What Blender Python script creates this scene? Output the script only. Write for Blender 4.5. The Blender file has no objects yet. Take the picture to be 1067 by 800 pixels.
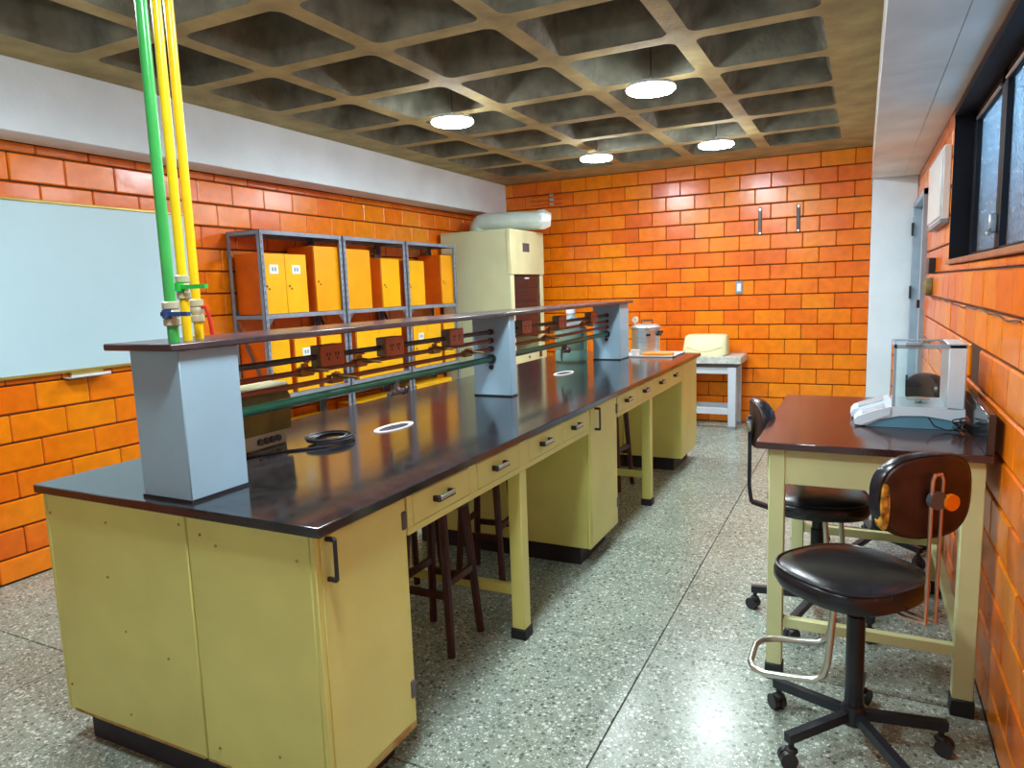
import bpy, math, random
from mathutils import Vector, Matrix
random.seed(7)
SC = bpy.context.scene
COL = SC.collection
PI = math.pi

# ------------------------------------------------------------------ camera
cam_d = bpy.data.cameras.new('camera')
cam_d.sensor_width = 36.0
cam_d.lens = 730.338 / 1067.0 * 36.0
cam_d.clip_start = 0.05
cam = bpy.data.objects.new('camera', cam_d)
COL.objects.link(cam)
RX = (0.89561553, 0.44353252, -0.03393706)      # image right, in the room's axes
RY = (0.02856731, -0.13348448, -0.99063909)     # image down
RZ = (-0.44391073, 0.88626226, -0.1322213)      # view direction
M = Matrix(((RX[0], -RY[0], -RZ[0], 0.0),
            (RX[1], -RY[1], -RZ[1], 0.0),
            (RX[2], -RY[2], -RZ[2], 1.47),
            (0, 0, 0, 1)))
cam.matrix_world = M
SC.camera = cam

# ------------------------------------------------------------------ world, exposure
w = bpy.data.worlds.new('dusk')
SC.world = w
w.use_nodes = True
bg = w.node_tree.nodes['Background']
bg.inputs[0].default_value = (0.30, 0.55, 0.82, 1)
bg.inputs[1].default_value = 2.8
SC.view_settings.view_transform = 'Standard'
SC.view_settings.look = 'None'
SC.view_settings.exposure = 0.5
SC.view_settings.gamma = 1.0
SC.view_settings.use_curve_mapping = False
LAMP_E = 128.0
LAMP_COL = (0.86, 0.96, 1.0)
LAMP_SPOTS = [(-1.13, 4.18), (-2.48, 4.20), (-2.13, 6.06), (-1.11, 6.10),
              (-1.13, 2.28), (-2.56, 1.52), (-0.92, 1.02)]
LAMP_Z = 2.60

# ------------------------------------------------------------------ mesh collector
class MB:
    def __init__(s):
        s.v = []; s.f = []
    def add(s, vs, fs):
        b = len(s.v); s.v += [tuple(p) for p in vs]; s.f += [tuple(b + i for i in f) for f in fs]
        return s
    def box(s, x0, y0, z0, x1, y1, z1, bv=0.0):
        if x0 > x1: x0, x1 = x1, x0
        if y0 > y1: y0, y1 = y1, y0
        if z0 > z1: z0, z1 = z1, z0
        bv = min(bv, (x1-x0)*.45, (y1-y0)*.45, (z1-z0)*.45)
        if bv <= 0:
            vs = [(x, y, z) for z in (z0, z1) for y in (y0, y1) for x in (x0, x1)]
            return s.add(vs, [(0,2,3,1),(4,5,7,6),(0,1,5,4),(2,6,7,3),(0,4,6,2),(1,3,7,5)])
        lo = (x0, y0, z0); hi = (x1, y1, z1); vs = []; ix = {}
        for cx in (0, 1):
            for cy in (0, 1):
                for cz in (0, 1):
                    c = (cx, cy, cz)
                    for ax in range(3):
                        p = []
                        for k in range(3):
                            e = hi[k] if c[k] else lo[k]
                            p.append(e if k == ax else e + (-bv if c[k] else bv))
                        ix[(c, ax)] = len(vs); vs.append(tuple(p))
        fs = []
        for ax in range(3):
            a, b = [k for k in range(3) if k != ax]
            for sgn in (0, 1):
                q = []
                for (i, j) in ((0,0),(1,0),(1,1),(0,1)):
                    c = [0,0,0]; c[ax] = sgn; c[a] = i; c[b] = j
                    q.append(ix[(tuple(c), ax)])
                fs.append(q)
        for ax in range(3):                      # edges along ax
            a, b = [k for k in range(3) if k != ax]
            for i in (0, 1):
                for j in (0, 1):
                    c0 = [0,0,0]; c0[a] = i; c0[b] = j; c1 = list(c0); c1[ax] = 1
                    c0 = tuple(c0); c1 = tuple(c1)
                    fs.append([ix[(c0,a)], ix[(c1,a)], ix[(c1,b)], ix[(c0,b)]])
        for cx in (0,1):
            for cy in (0,1):
                for cz in (0,1):
                    c = (cx,cy,cz); fs.append([ix[(c,0)], ix[(c,1)], ix[(c,2)]])
        cen = Vector(((x0+x1)/2,(y0+y1)/2,(z0+z1)/2))
        out = []
        for f in fs:
            P = [Vector(vs[i]) for i in f]
            n = (P[1]-P[0]).cross(P[2]-P[0]); m = sum(P, Vector())/len(P)
            out.append(f if n.dot(m-cen) > 0 else f[::-1])
        return s.add(vs, out)
    def beam(s, p0, p1, wd, ht, up=(0,0,1)):
        p0 = Vector(p0); p1 = Vector(p1); d = (p1-p0).normalized(); u = Vector(up)
        side = d.cross(u)
        if side.length < 1e-5: side = d.cross(Vector((1,0,0)))
        side.normalize(); u = side.cross(d).normalized()
        vs = []
        for p in (p0, p1):
            for a, b in ((-1,-1),(1,-1),(1,1),(-1,1)):
                vs.append(p + side*a*wd/2 + u*b*ht/2)
        return s.add(vs, [(3,2,1,0),(4,5,6,7),(0,1,5,4),(1,2,6,5),(2,3,7,6),(3,0,4,7)])
    def cyl(s, p0, p1, r0, r1=None, n=16, cap=True):
        if r1 is None: r1 = r0
        p0 = Vector(p0); p1 = Vector(p1); d = (p1-p0).normalized()
        a = d.orthogonal().normalized(); b = d.cross(a)
        vs = []
        for p, r in ((p0, r0), (p1, r1)):
            for i in range(n):
                t = 2*PI*i/n; vs.append(p + (a*math.cos(t) + b*math.sin(t))*r)
        fs = [(i, (i+1)%n, n+(i+1)%n, n+i) for i in range(n)]
        if cap: fs += [tuple(range(n-1,-1,-1)), tuple(range(n, 2*n))]
        return s.add(vs, fs)
    def tube(s, pts, r, n=8, closed=False):
        pts = [Vector(p) for p in pts]; m = len(pts)
        rr = r if isinstance(r, (list, tuple)) else [r]*m
        prev = None; vs = []
        for i, p in enumerate(pts):
            if closed: d = pts[(i+1)%m] - pts[i-1]
            else: d = pts[min(i+1,m-1)] - pts[max(i-1,0)]
            d.normalize()
            a = d.orthogonal().normalized() if prev is None else (prev - d*prev.dot(d)).normalized()
            prev = a; b = d.cross(a)
            for k in range(n):
                t = 2*PI*k/n; vs.append(p + (a*math.cos(t)+b*math.sin(t))*rr[i])
        fs = []
        for i in range(m if closed else m-1):
            j = (i+1) % m
            for k in range(n):
                fs.append((i*n+k, i*n+(k+1)%n, j*n+(k+1)%n, j*n+k))
        if not closed: fs += [tuple(range(n-1,-1,-1)), tuple(range((m-1)*n, m*n))]
        return s.add(vs, fs)
    def lathe(s, prof, c=(0,0,0), n=24, axis='z'):
        vs = []; c = Vector(c)
        for (r, h) in prof:
            for i in range(n):
                t = 2*PI*i/n; x, y = r*math.cos(t), r*math.sin(t)
                p = {'z': (x, y, h), 'x': (h, x, y), 'y': (y, h, x)}[axis]
                vs.append(c + Vector(p))
        m = len(prof)
        fs = [(i*n+k, i*n+(k+1)%n, (i+1)*n+(k+1)%n, (i+1)*n+k) for i in range(m-1) for k in range(n)]
        fs += [tuple(range(n-1,-1,-1)), tuple(range((m-1)*n, m*n))]
        return s.add(vs, fs)
    def prism(s, poly, axis, a, b):
        """poly: 2-D outline in the two other axes (order x,y,z without axis), extruded from a to b"""
        n = len(poly); vs = []
        for h in (a, b):
            for (p, q) in poly:
                vs.append({'x': (h,p,q), 'y': (p,h,q), 'z': (p,q,h)}[axis])
        ar = sum(poly[i][0]*poly[(i+1)%n][1]-poly[(i+1)%n][0]*poly[i][1] for i in range(n))
        fs = [(i,(i+1)%n,n+(i+1)%n,n+i) for i in range(n)] + [tuple(range(n-1,-1,-1)), tuple(range(n,2*n))]
        flip = (ar < 0) ^ (axis == 'y') ^ (b < a)
        if flip: fs = [f[::-1] for f in fs]
        return s.add(vs, fs)
    def pad(s, a, b, layers, e=2.6, n=36, fn=None):
        """stack of superellipse rings: layers = [(height, scale)]; fn maps (u,v,h) to a point"""
        fn = fn or (lambda u, v, h: (u, v, h)); vs = []
        for (h, k) in layers:
            for i in range(n):
                t = 2*PI*i/n; c, q = math.cos(t), math.sin(t)
                u = a*k*math.copysign(abs(c)**(2/e), c); v = b*k*math.copysign(abs(q)**(2/e), q)
                vs.append(fn(u, v, h))
        m = len(layers)
        fs = [(i*n+k, i*n+(k+1)%n, (i+1)*n+(k+1)%n, (i+1)*n+k) for i in range(m-1) for k in range(n)]
        fs += [tuple(range(n-1,-1,-1)), tuple(range((m-1)*n, m*n))]
        return s.add(vs, fs)

ORI = {}
def mesh_of(name, mb, mat, off=(0,0,0), smooth=True):
    me = bpy.data.meshes.new(name)
    ox, oy, oz = off
    me.from_pydata([(x-ox, y-oy, z-oz) for x, y, z in mb.v], [], mb.f)
    me.materials.append(mat)
    if smooth:
        me.polygons.foreach_set('use_smooth', [True]*len(me.polygons))
        me.set_sharp_from_angle(angle=math.radians(38))
    me.update()
    return me
def tag(o, label=None, cat=None, group=None, kind=None):
    if label: o['label'] = label
    if cat: o['category'] = cat
    if group: o['group'] = group
    if kind: o['kind'] = kind
    return o
def thing(name, label, cat, loc=(0,0,0), rz=0.0, group=None, local=False, kind=None):
    o = bpy.data.objects.new(name, None); o.empty_display_size = .05
    COL.objects.link(o); o.location = loc; o.rotation_euler = (0,0,rz)
    ORI[o] = (0,0,0) if local else tuple(loc)
    return tag(o, label, cat, group, kind)
def part(name, mb, mat, parent, label=None, kind=None, smooth=True):
    off = ORI[parent]
    o = bpy.data.objects.new(name, mesh_of(name, mb, mat, off, smooth)); COL.objects.link(o)
    o.parent = parent; ORI[o] = off
    return tag(o, label, None, None, kind)
def solo(name, mb, mat, label, cat, group=None, kind=None, smooth=True, loc=None):
    if loc is None:
        xs, ys, zs = zip(*mb.v)
        loc = ((min(xs)+max(xs))/2, (min(ys)+max(ys))/2, min(zs))
    o = bpy.data.objects.new(name, mesh_of(name, mb, mat, loc, smooth)); COL.objects.link(o)
    o.location = loc; ORI[o] = tuple(loc)
    return tag(o, label, cat, group, kind)
def piece(name, me, parent, loc):
    o = bpy.data.objects.new(name, me); COL.objects.link(o); o.parent = parent
    off = ORI[parent]; o.location = tuple(loc[k]-off[k] for k in range(3))
    return o

# ------------------------------------------------------------------ materials
def mat(name, col, rough=.5, metal=0.0, var=.12, vscale=6.0, bump=0.0, bscale=60.0, spec=.5, coat=0.0,
        col2=None, stretch=None, emit=None, estr=0.0, trans=0.0, ior=1.45, alpha=1.0, rvar=0.0):
    m = bpy.data.materials.new(name); m.use_nodes = True
    nt = m.node_tree; N = nt.nodes; L = nt.links; b = N['Principled BSDF']
    tc = N.new('ShaderNodeTexCoord'); mp = N.new('ShaderNodeMapping'); L.new(tc.outputs['Object'], mp.inputs[0])
    if stretch: mp.inputs['Scale'].default_value = stretch
    nz = N.new('ShaderNodeTexNoise'); nz.inputs['Scale'].default_value = vscale; nz.inputs['Detail'].default_value = 5
    L.new(mp.outputs[0], nz.inputs['Vector'])
    rp = N.new('ShaderNodeMapRange'); rp.inputs[1].default_value = .3; rp.inputs[2].default_value = .7
    L.new(nz.outputs['Fac'], rp.inputs[0])
    mx = N.new('ShaderNodeMix'); mx.data_type = 'RGBA'
    c2 = col2 or tuple(max(0, c*(1-2*var)) for c in col)
    c1 = col if col2 else tuple(min(1, c*(1+var)) for c in col)
    mx.inputs[6].default_value = (*c1, 1); mx.inputs[7].default_value = (*c2, 1)
    L.new(rp.outputs[0], mx.inputs[0]); L.new(mx.outputs[2], b.inputs['Base Color'])
    b.inputs['Roughness'].default_value = rough; b.inputs['Metallic'].default_value = metal
    b.inputs['Specular IOR Level'].default_value = spec; b.inputs['Coat Weight'].default_value = coat
    b.inputs['Coat Roughness'].default_value = .12
    b.inputs['IOR'].default_value = ior; b.inputs['Transmission Weight'].default_value = trans; b.inputs['Alpha'].default_value = alpha
    if rvar:
        mr = N.new('ShaderNodeMapRange'); mr.inputs[3].default_value = max(0, rough-rvar); mr.inputs[4].default_value = rough+rvar
        L.new(nz.outputs['Fac'], mr.inputs[0]); L.new(mr.outputs[0], b.inputs['Roughness'])
    if bump:
        n2 = N.new('ShaderNodeTexNoise'); n2.inputs['Scale'].default_value = bscale; n2.inputs['Detail'].default_value = 4
        L.new(mp.outputs[0], n2.inputs['Vector'])
        bp = N.new('ShaderNodeBump'); bp.inputs['Strength'].default_value = bump; bp.inputs['Distance'].default_value = .01
        L.new(n2.outputs['Fac'], bp.inputs['Height']); L.new(bp.outputs[0], b.inputs['Normal'])
    if emit:
        b.inputs['Emission Color'].default_value = (*emit, 1); b.inputs['Emission Strength'].default_value = estr
    return m

def brick_mat(name, island):
    m = bpy.data.materials.new(name); m.use_nodes = True
    nt = m.node_tree; N = nt.nodes; L = nt.links; b = N['Principled BSDF']
    if island:
        g = N.new('ShaderNodeNewGeometry'); rnd = g.outputs['Random Per Island']
    else:
        g = N.new('ShaderNodeObjectInfo'); rnd = g.outputs['Random']
    ge = N.new('ShaderNodeNewGeometry')
    nw = N.new('ShaderNodeTexNoise'); nw.inputs['Scale'].default_value = 1.3; nw.inputs['Detail'].default_value = 2
    L.new(ge.outputs['Position'], nw.inputs['Vector'])
    m0 = N.new('ShaderNodeMapRange'); m0.inputs[1].default_value = .3; m0.inputs[2].default_value = .7; L.new(nw.outputs['Fac'], m0.inputs[0])
    m1 = N.new('ShaderNodeMath'); m1.operation = 'MULTIPLY'; m1.inputs[1].default_value = .5; L.new(m0.outputs[0], m1.inputs[0])
    m2 = N.new('ShaderNodeMath'); m2.operation = 'MULTIPLY_ADD'; m2.inputs[1].default_value = .5; L.new(rnd, m2.inputs[0]); L.new(m1.outputs[0], m2.inputs[2])
    cr = N.new('ShaderNodeValToRGB'); L.new(m2.outputs[0], cr.inputs[0])
    e = cr.color_ramp.elements
    e[0].position = 0.0; e[0].color = (0.70, 0.105, 0.003, 1)
    e[1].position = 1.0; e[1].color = (0.94, 0.30, 0.004, 1)
    for p, c in ((.25, (0.83, 0.15, 0.003, 1)), (.5, (0.90, 0.20, 0.003, 1)), (.75, (0.93, 0.25, 0.003, 1))):
        k = e.new(p); k.color = c
    tc = N.new('ShaderNodeTexCoord')
    nz = N.new('ShaderNodeTexNoise'); nz.inputs['Scale'].default_value = 14; nz.inputs['Detail'].default_value = 6
    nz.noise_dimensions = '4D'; L.new(tc.outputs['Object'], nz.inputs['Vector'])
    ml = N.new('ShaderNodeMath'); ml.operation = 'MULTIPLY'; ml.inputs[1].default_value = 37.0; L.new(rnd, ml.inputs[0]); L.new(ml.outputs[0], nz.inputs['W'])
    mr = N.new('ShaderNodeMapRange'); mr.inputs[1].default_value = .25; mr.inputs[2].default_value = .75; mr.inputs[3].default_value = .82; mr.inputs[4].default_value = 1.08
    L.new(nz.outputs['Fac'], mr.inputs[0])
    hs = N.new('ShaderNodeHueSaturation'); L.new(cr.outputs[0], hs.inputs['Color']); L.new(mr.outputs[0], hs.inputs['Value'])
    L.new(hs.outputs[0], b.inputs['Base Color'])
    b.inputs['Roughness'].default_value = .24
    b.inputs['Specular IOR Level'].default_value = .55
    n2 = N.new('ShaderNodeTexNoise'); n2.inputs['Scale'].default_value = 9; n2.inputs['Detail'].default_value = 3; n2.noise_dimensions = '4D'
    L.new(tc.outputs['Object'], n2.inputs['Vector']); L.new(ml.outputs[0], n2.inputs['W'])
    bp = N.new('ShaderNodeBump'); bp.inputs['Strength'].default_value = .35; bp.inputs['Distance'].default_value = .006
    L.new(n2.outputs['Fac'], bp.inputs['Height']); L.new(bp.outputs[0], b.inputs['Normal'])
    return m

def terrazzo_mat():
    m = bpy.data.materials.new('terrazzo'); m.use_nodes = True
    nt = m.node_tree; N = nt.nodes; L = nt.links; b = N['Principled BSDF']
    g = N.new('ShaderNodeNewGeometry')
    base = None
    def chip_layer(scale, thr, ramp):
        v = N.new('ShaderNodeTexVoronoi'); v.inputs['Scale'].default_value = scale; v.inputs['Randomness'].default_value = 1
        L.new(g.outputs['Position'], v.inputs['Vector'])
        lt = N.new('ShaderNodeMath'); lt.operation = 'LESS_THAN'; lt.inputs[1].default_value = thr; L.new(v.outputs['Distance'], lt.inputs[0])
        sp = N.new('ShaderNodeSeparateColor'); L.new(v.outputs['Color'], sp.inputs[0])
        cr = N.new('ShaderNodeValToRGB'); cr.color_ramp.interpolation = 'CONSTANT'
        e = cr.color_ramp.elements; e[0].position = 0; e[0].color = ramp[0][1]; e[1].position = ramp[1][0]; e[1].color = ramp[1][1]
        for p, c in ramp[2:]:
            k = e.new(p); k.color = c
        L.new(sp.outputs[0], cr.inputs[0])
        return lt, cr
    nz = N.new('ShaderNodeTexNoise'); nz.inputs['Scale'].default_value = 2.2; nz.inputs['Detail'].default_value = 6
    L.new(g.outputs['Position'], nz.inputs['Vector'])
    cr0 = N.new('ShaderNodeValToRGB'); e = cr0.color_ramp.elements
    e[0].position = .3; e[0].color = (0.20, 0.26, 0.21, 1); e[1].position = .7; e[1].color = (0.33, 0.40, 0.335, 1)
    L.new(nz.outputs['Fac'], cr0.inputs[0])
    l1, c1 = chip_layer(58, .42, [(0, (0.16,.19,.15,1)), (.22, (0.36,.42,.36,1)), (.5, (0.27,.32,.27,1)), (.75, (0.62,.68,.62,1)), (.9, (0.12,.13,.11,1))])
    l2, c2 = chip_layer(150, .40, [(0, (0.78,.82,.76,1)), (.25, (0.3,.36,.3,1)), (.6, (0.13,.15,.12,1)), (.75, (0.4,.46,.4,1))])
    m1 = N.new('ShaderNodeMix'); m1.data_type = 'RGBA'; m1.inputs[0].default_value = 1
    L.new(l2.outputs[0], m1.inputs[0]); L.new(cr0.outputs[0], m1.inputs[6]); L.new(c2.outputs[0], m1.inputs[7])
    m2 = N.new('ShaderNodeMix'); m2.data_type = 'RGBA'
    L.new(l1.outputs[0], m2.inputs[0]); L.new(m1.outputs[2], m2.inputs[6]); L.new(c1.outputs[0], m2.inputs[7])
    L.new(m2.outputs[2], b.inputs['Base Color'])
    b.inputs['Roughness'].default_value = .25
    b.inputs['Specular IOR Level'].default_value = .5
    return m

MT = {}
MT['brick'] = brick_mat('glazed_brick', False)
MT['brick_far'] = brick_mat('glazed_brick_joined', True)
MT['mortar'] = mat('mortar', (0.085, 0.032, 0.012), .9, bump=.3, bscale=120)
MT['terrazzo'] = terrazzo_mat()
MT['grout'] = mat('floor_grout', (0.07, 0.075, 0.065), .8)
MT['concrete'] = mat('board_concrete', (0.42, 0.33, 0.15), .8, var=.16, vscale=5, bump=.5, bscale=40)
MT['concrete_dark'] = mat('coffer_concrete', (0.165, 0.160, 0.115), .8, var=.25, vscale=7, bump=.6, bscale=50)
MT['plaster'] = mat('white_plaster', (0.78, 0.87, 0.94), .65, var=.04, vscale=3, bump=.15, bscale=35)
MT['soffit'] = mat('soffit_board', (0.80, 0.83, 0.82), .6, var=.08, vscale=2.5, bump=.1)
MT['worktop'] = mat('black_worktop', (0.020, 0.021, 0.025), .12, var=.3, vscale=25, ior=1.72, rvar=.02)
MT['red_reflection_top'] = mat('table_top_red_reflection', (0.055, 0.021, 0.018), .14, var=.2, vscale=12, ior=1.7, rvar=.03)  # black top reddened to paint in the orange wall's reflection
MT['cream'] = mat('cream_enamel', (0.74, 0.74, 0.23), .36, var=.05, vscale=3)
MT['cream_pale'] = mat('pale_cream_enamel', (0.66, 0.70, 0.36), .4, var=.05, vscale=4)
MT['hood'] = mat('hood_enamel', (0.60, 0.66, 0.42), .42, var=.04, vscale=3)
MT['rust'] = mat('rusty_edge', (0.35, 0.13, 0.03), .8, var=.4, vscale=18, col2=(0.5, 0.42, 0.14))
MT['toe'] = mat('dark_toe_kick', (0.022, 0.022, 0.034), .6, var=.2)
MT['rubber'] = mat('black_rubber', (0.018, 0.02, 0.022), .6, var=.2)
MT['blackplastic'] = mat('black_plastic', (0.025, 0.025, 0.03), .35, var=.2)
MT['iron'] = mat('painted_black_steel', (0.018, 0.022, 0.032), .35, metal=.1, var=.2)
MT['vinyl'] = mat('black_vinyl', (0.011, 0.012, 0.018), .27, var=.3, vscale=9, bump=.12, bscale=22, spec=.6)
MT['board'] = mat('brown_back_board', (0.045, 0.017, 0.014), .5, var=.3, vscale=14)
MT['foam'] = mat('yellow_foam', (0.62, 0.30, 0.03), .9, var=.45, vscale=45, bump=.5, bscale=80)
MT['chrome'] = mat('chrome', (0.60, 0.62, 0.56), .28, metal=.9, var=.08)
MT['copper'] = mat('coppery_bar', (0.62, 0.36, 0.26), .3, metal=.8, var=.1)
MT['steel'] = mat('grey_painted_steel', (0.25, 0.29, 0.36), .45, var=.12, vscale=10)
MT['darksteel'] = mat('dark_grey_steel', (0.10, 0.10, 0.115), .5, var=.15)
MT['pillar'] = mat('blue_grey_laminate', (0.32, 0.50, 0.62), .42, var=.04, vscale=3)
MT['shelfboard'] = mat('dark_shelf_board', (0.055, 0.042, 0.05), .24, var=.2, vscale=10, spec=.6)
MT['green'] = mat('green_pipe_paint', (0.05, 0.42, 0.09), .28, var=.1)
MT['darkgreen'] = mat('dark_green_pipe_paint', (0.012, 0.10, 0.055), .3, var=.15)
MT['yellow'] = mat('yellow_pipe_paint', (0.90, 0.60, 0.01), .28, var=.06)
MT['conduit'] = mat('conduit_pipe', (0.09, 0.07, 0.07), .4, metal=.3, var=.2)
MT['brownpipe'] = mat('brown_pipe_paint', (0.26, 0.055, 0.012), .35, var=.2)
MT['brass'] = mat('dull_brass', (0.30, 0.17, 0.07), .35, metal=.8, var=.2)
MT['valve'] = mat('valve_body', (0.52, 0.52, 0.36), .4, metal=.15, var=.15)
MT['bluelever'] = mat('blue_lever', (0.02, 0.06, 0.20), .35)
MT['greenlever'] = mat('green_lever', (0.02, 0.50, 0.07), .35)
MT['redlever'] = mat('red_lever', (0.55, 0.02, 0.01), .35)
MT['lockerside'] = mat('orange_box_side', (0.72, 0.12, 0.004), .4, var=.1)
MT['lockerfront'] = mat('yellow_box_front', (0.92, 0.46, 0.004), .4, var=.05)
MT['lockerorange'] = mat('amber_box_front', (0.90, 0.36, 0.004), .4, var=.05)
MT['sticker'] = mat('paper_sticker', (0.80, 0.84, 0.76), .7, var=.04)
MT['ink'] = mat('blue_grey_ink', (0.25, 0.36, 0.45), .7)
MT['whiteboard'] = mat('whiteboard_face', (0.52, 0.73, 0.82), .3, var=.02, vscale=2)
MT['gold'] = mat('gold_aluminium', (0.50, 0.38, 0.10), .35, metal=.6, var=.08)
MT['white'] = mat('white_plastic', (0.78, 0.80, 0.80), .35, var=.03)
MT['outlet'] = mat('reddish_outlet_box', (0.42, 0.13, 0.055), .35, metal=.3, var=.12)
MT['outletside'] = mat('grey_outlet_side', (0.22, 0.20, 0.15), .45, metal=.4, var=.12)
MT['wood'] = mat('maroon_wood', (0.06, 0.016, 0.018), .4, var=.3, vscale=9, stretch=(6,6,1))
MT['olive'] = mat('olive_plastic_cover', (0.20, 0.17, 0.025), .35, var=.25, vscale=10, bump=.4, bscale=16)
MT['beige'] = mat('beige_panel', (0.60, 0.56, 0.32), .45, var=.06)
MT['cable'] = mat('black_cable', (0.02, 0.02, 0.025), .4)
MT['aluminium'] = mat('brushed_aluminium', (0.62, 0.66, 0.66), .32, metal=.85, var=.08, stretch=(1,1,8))
MT['orangeboard'] = mat('orange_board', (0.88, 0.26, 0.005), .4, var=.06)
MT['tray'] = mat('white_tray', (0.80, 0.76, 0.74), .4, var=.03)
MT['jug'] = mat('teal_water', (0.36, 0.80, 0.76), .12, var=.08, trans=.55, ior=1.2)
MT['jugtop'] = mat('clear_plastic', (0.62, 0.78, 0.82), .12, var=.05, trans=.5, ior=1.2)
MT['duct'] = mat('grey_green_duct', (0.55, 0.64, 0.58), .35, var=.06)
MT['balwhite'] = mat('balance_white', (0.66, 0.80, 0.90), .3, var=.03)
MT['balblue'] = mat('balance_blue', (0.11, 0.30, 0.42), .4, var=.06)
MT['balgrey'] = mat('balance_grey', (0.30, 0.40, 0.48), .35, var=.06)
MT['keypad'] = mat('keypad_grey', (0.42, 0.46, 0.52), .4, var=.1, vscale=60)
MT['glass'] = mat('clear_pane', (0.93, 1.0, 1.0), .0, var=.0, trans=1.0, ior=1.25)
MT['smoked'] = mat('smoked_sash', (0.60, 0.42, 0.38), .05, var=.02, trans=.95, ior=1.05)
MT['frost'] = mat('hammered_glass', (0.85, 0.93, 1.0), .06, var=.02, trans=1.0, ior=1.12, bump=1.0, bscale=70)
MT['frameblack'] = mat('black_window_frame', (0.008, 0.008, 0.013), .6, var=.2, spec=.25)
MT['sill'] = mat('reddish_sill', (0.40, 0.16, 0.08), .35, var=.15)
MT['doorblue'] = mat('pale_blue_door', (0.52, 0.62, 0.70), .4, var=.06)
MT['jamb'] = mat('blue_grey_jamb', (0.34, 0.43, 0.52), .4, var=.1)
MT['creamcover'] = mat('cream_cover', (0.72, 0.72, 0.42), .5, var=.05, vscale=5, bump=.1, bscale=12)
MT['stone'] = mat('grey_white_slab', (0.58, 0.62, 0.58), .35, var=.15, vscale=25)
MT['tablewhite'] = mat('bluish_white_paint', (0.58, 0.66, 0.76), .45, var=.04)
MT['lampmetal'] = mat('lamp_housing', (0.80, 0.82, 0.84), .4, var=.02)
MT['diffuser'] = mat('lit_diffuser', (1, 1, 1), .5, emit=LAMP_COL, estr=LAMP_E, var=0)
MT['gauge'] = mat('gauge_dial', (0.85, 0.80, 0.62), .3, var=.03)
MT['olivebox'] = mat('olive_box', (0.22, 0.20, 0.08), .45)

# ------------------------------------------------------------------ room constants
XL, XRW, YB, YF, ZC = -4.053, 0.410, 7.62, -1.5, 2.70
CAMP = Vector((0, 0, 1.47))
def project(p):
    d = Vector(p) - CAMP
    z = d.dot(Vector(RZ))
    if z < .05: return None
    return (533.5 + 730.338*d.dot(Vector(RX))/z, 400 + 730.338*d.dot(Vector(RY))/z)
def in_view(p, m=30):
    q = project(p)
    return q is not None and -m < q[0] < 1067+m and -m < q[1] < 800+m

# ------------------------------------------------------------------ floor
fl = solo('floor', MB().box(XL-.12, YF-.12, -.12, XRW+.12, YB+.12, -.006), MT['grout'],
          'grey terrazzo floor of large square slabs', 'floor', kind='structure')
gx = [XL, -2.905, -1.815, -.722, XRW]
gy = [YF] + [1.662 + .992*k for k in range(-3, 6)] + [YB]
tm = {}
for i in range(len(gx)-1):
    for j in range(len(gy)-1):
        sx, sy = gx[i+1]-gx[i]-.005, gy[j+1]-gy[j]-.005
        k = (round(sx,3), round(sy,3))
        if k not in tm: tm[k] = mesh_of('terrazzo_tile', MB().box(-sx/2,-sy/2,-.02,sx/2,sy/2,0,.0015), MT['terrazzo'], smooth=False)
        piece('terrazzo_tile', tm[k], fl, ((gx[i]+gx[i+1])/2, (gy[j]+gy[j+1])/2, 0))

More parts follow.
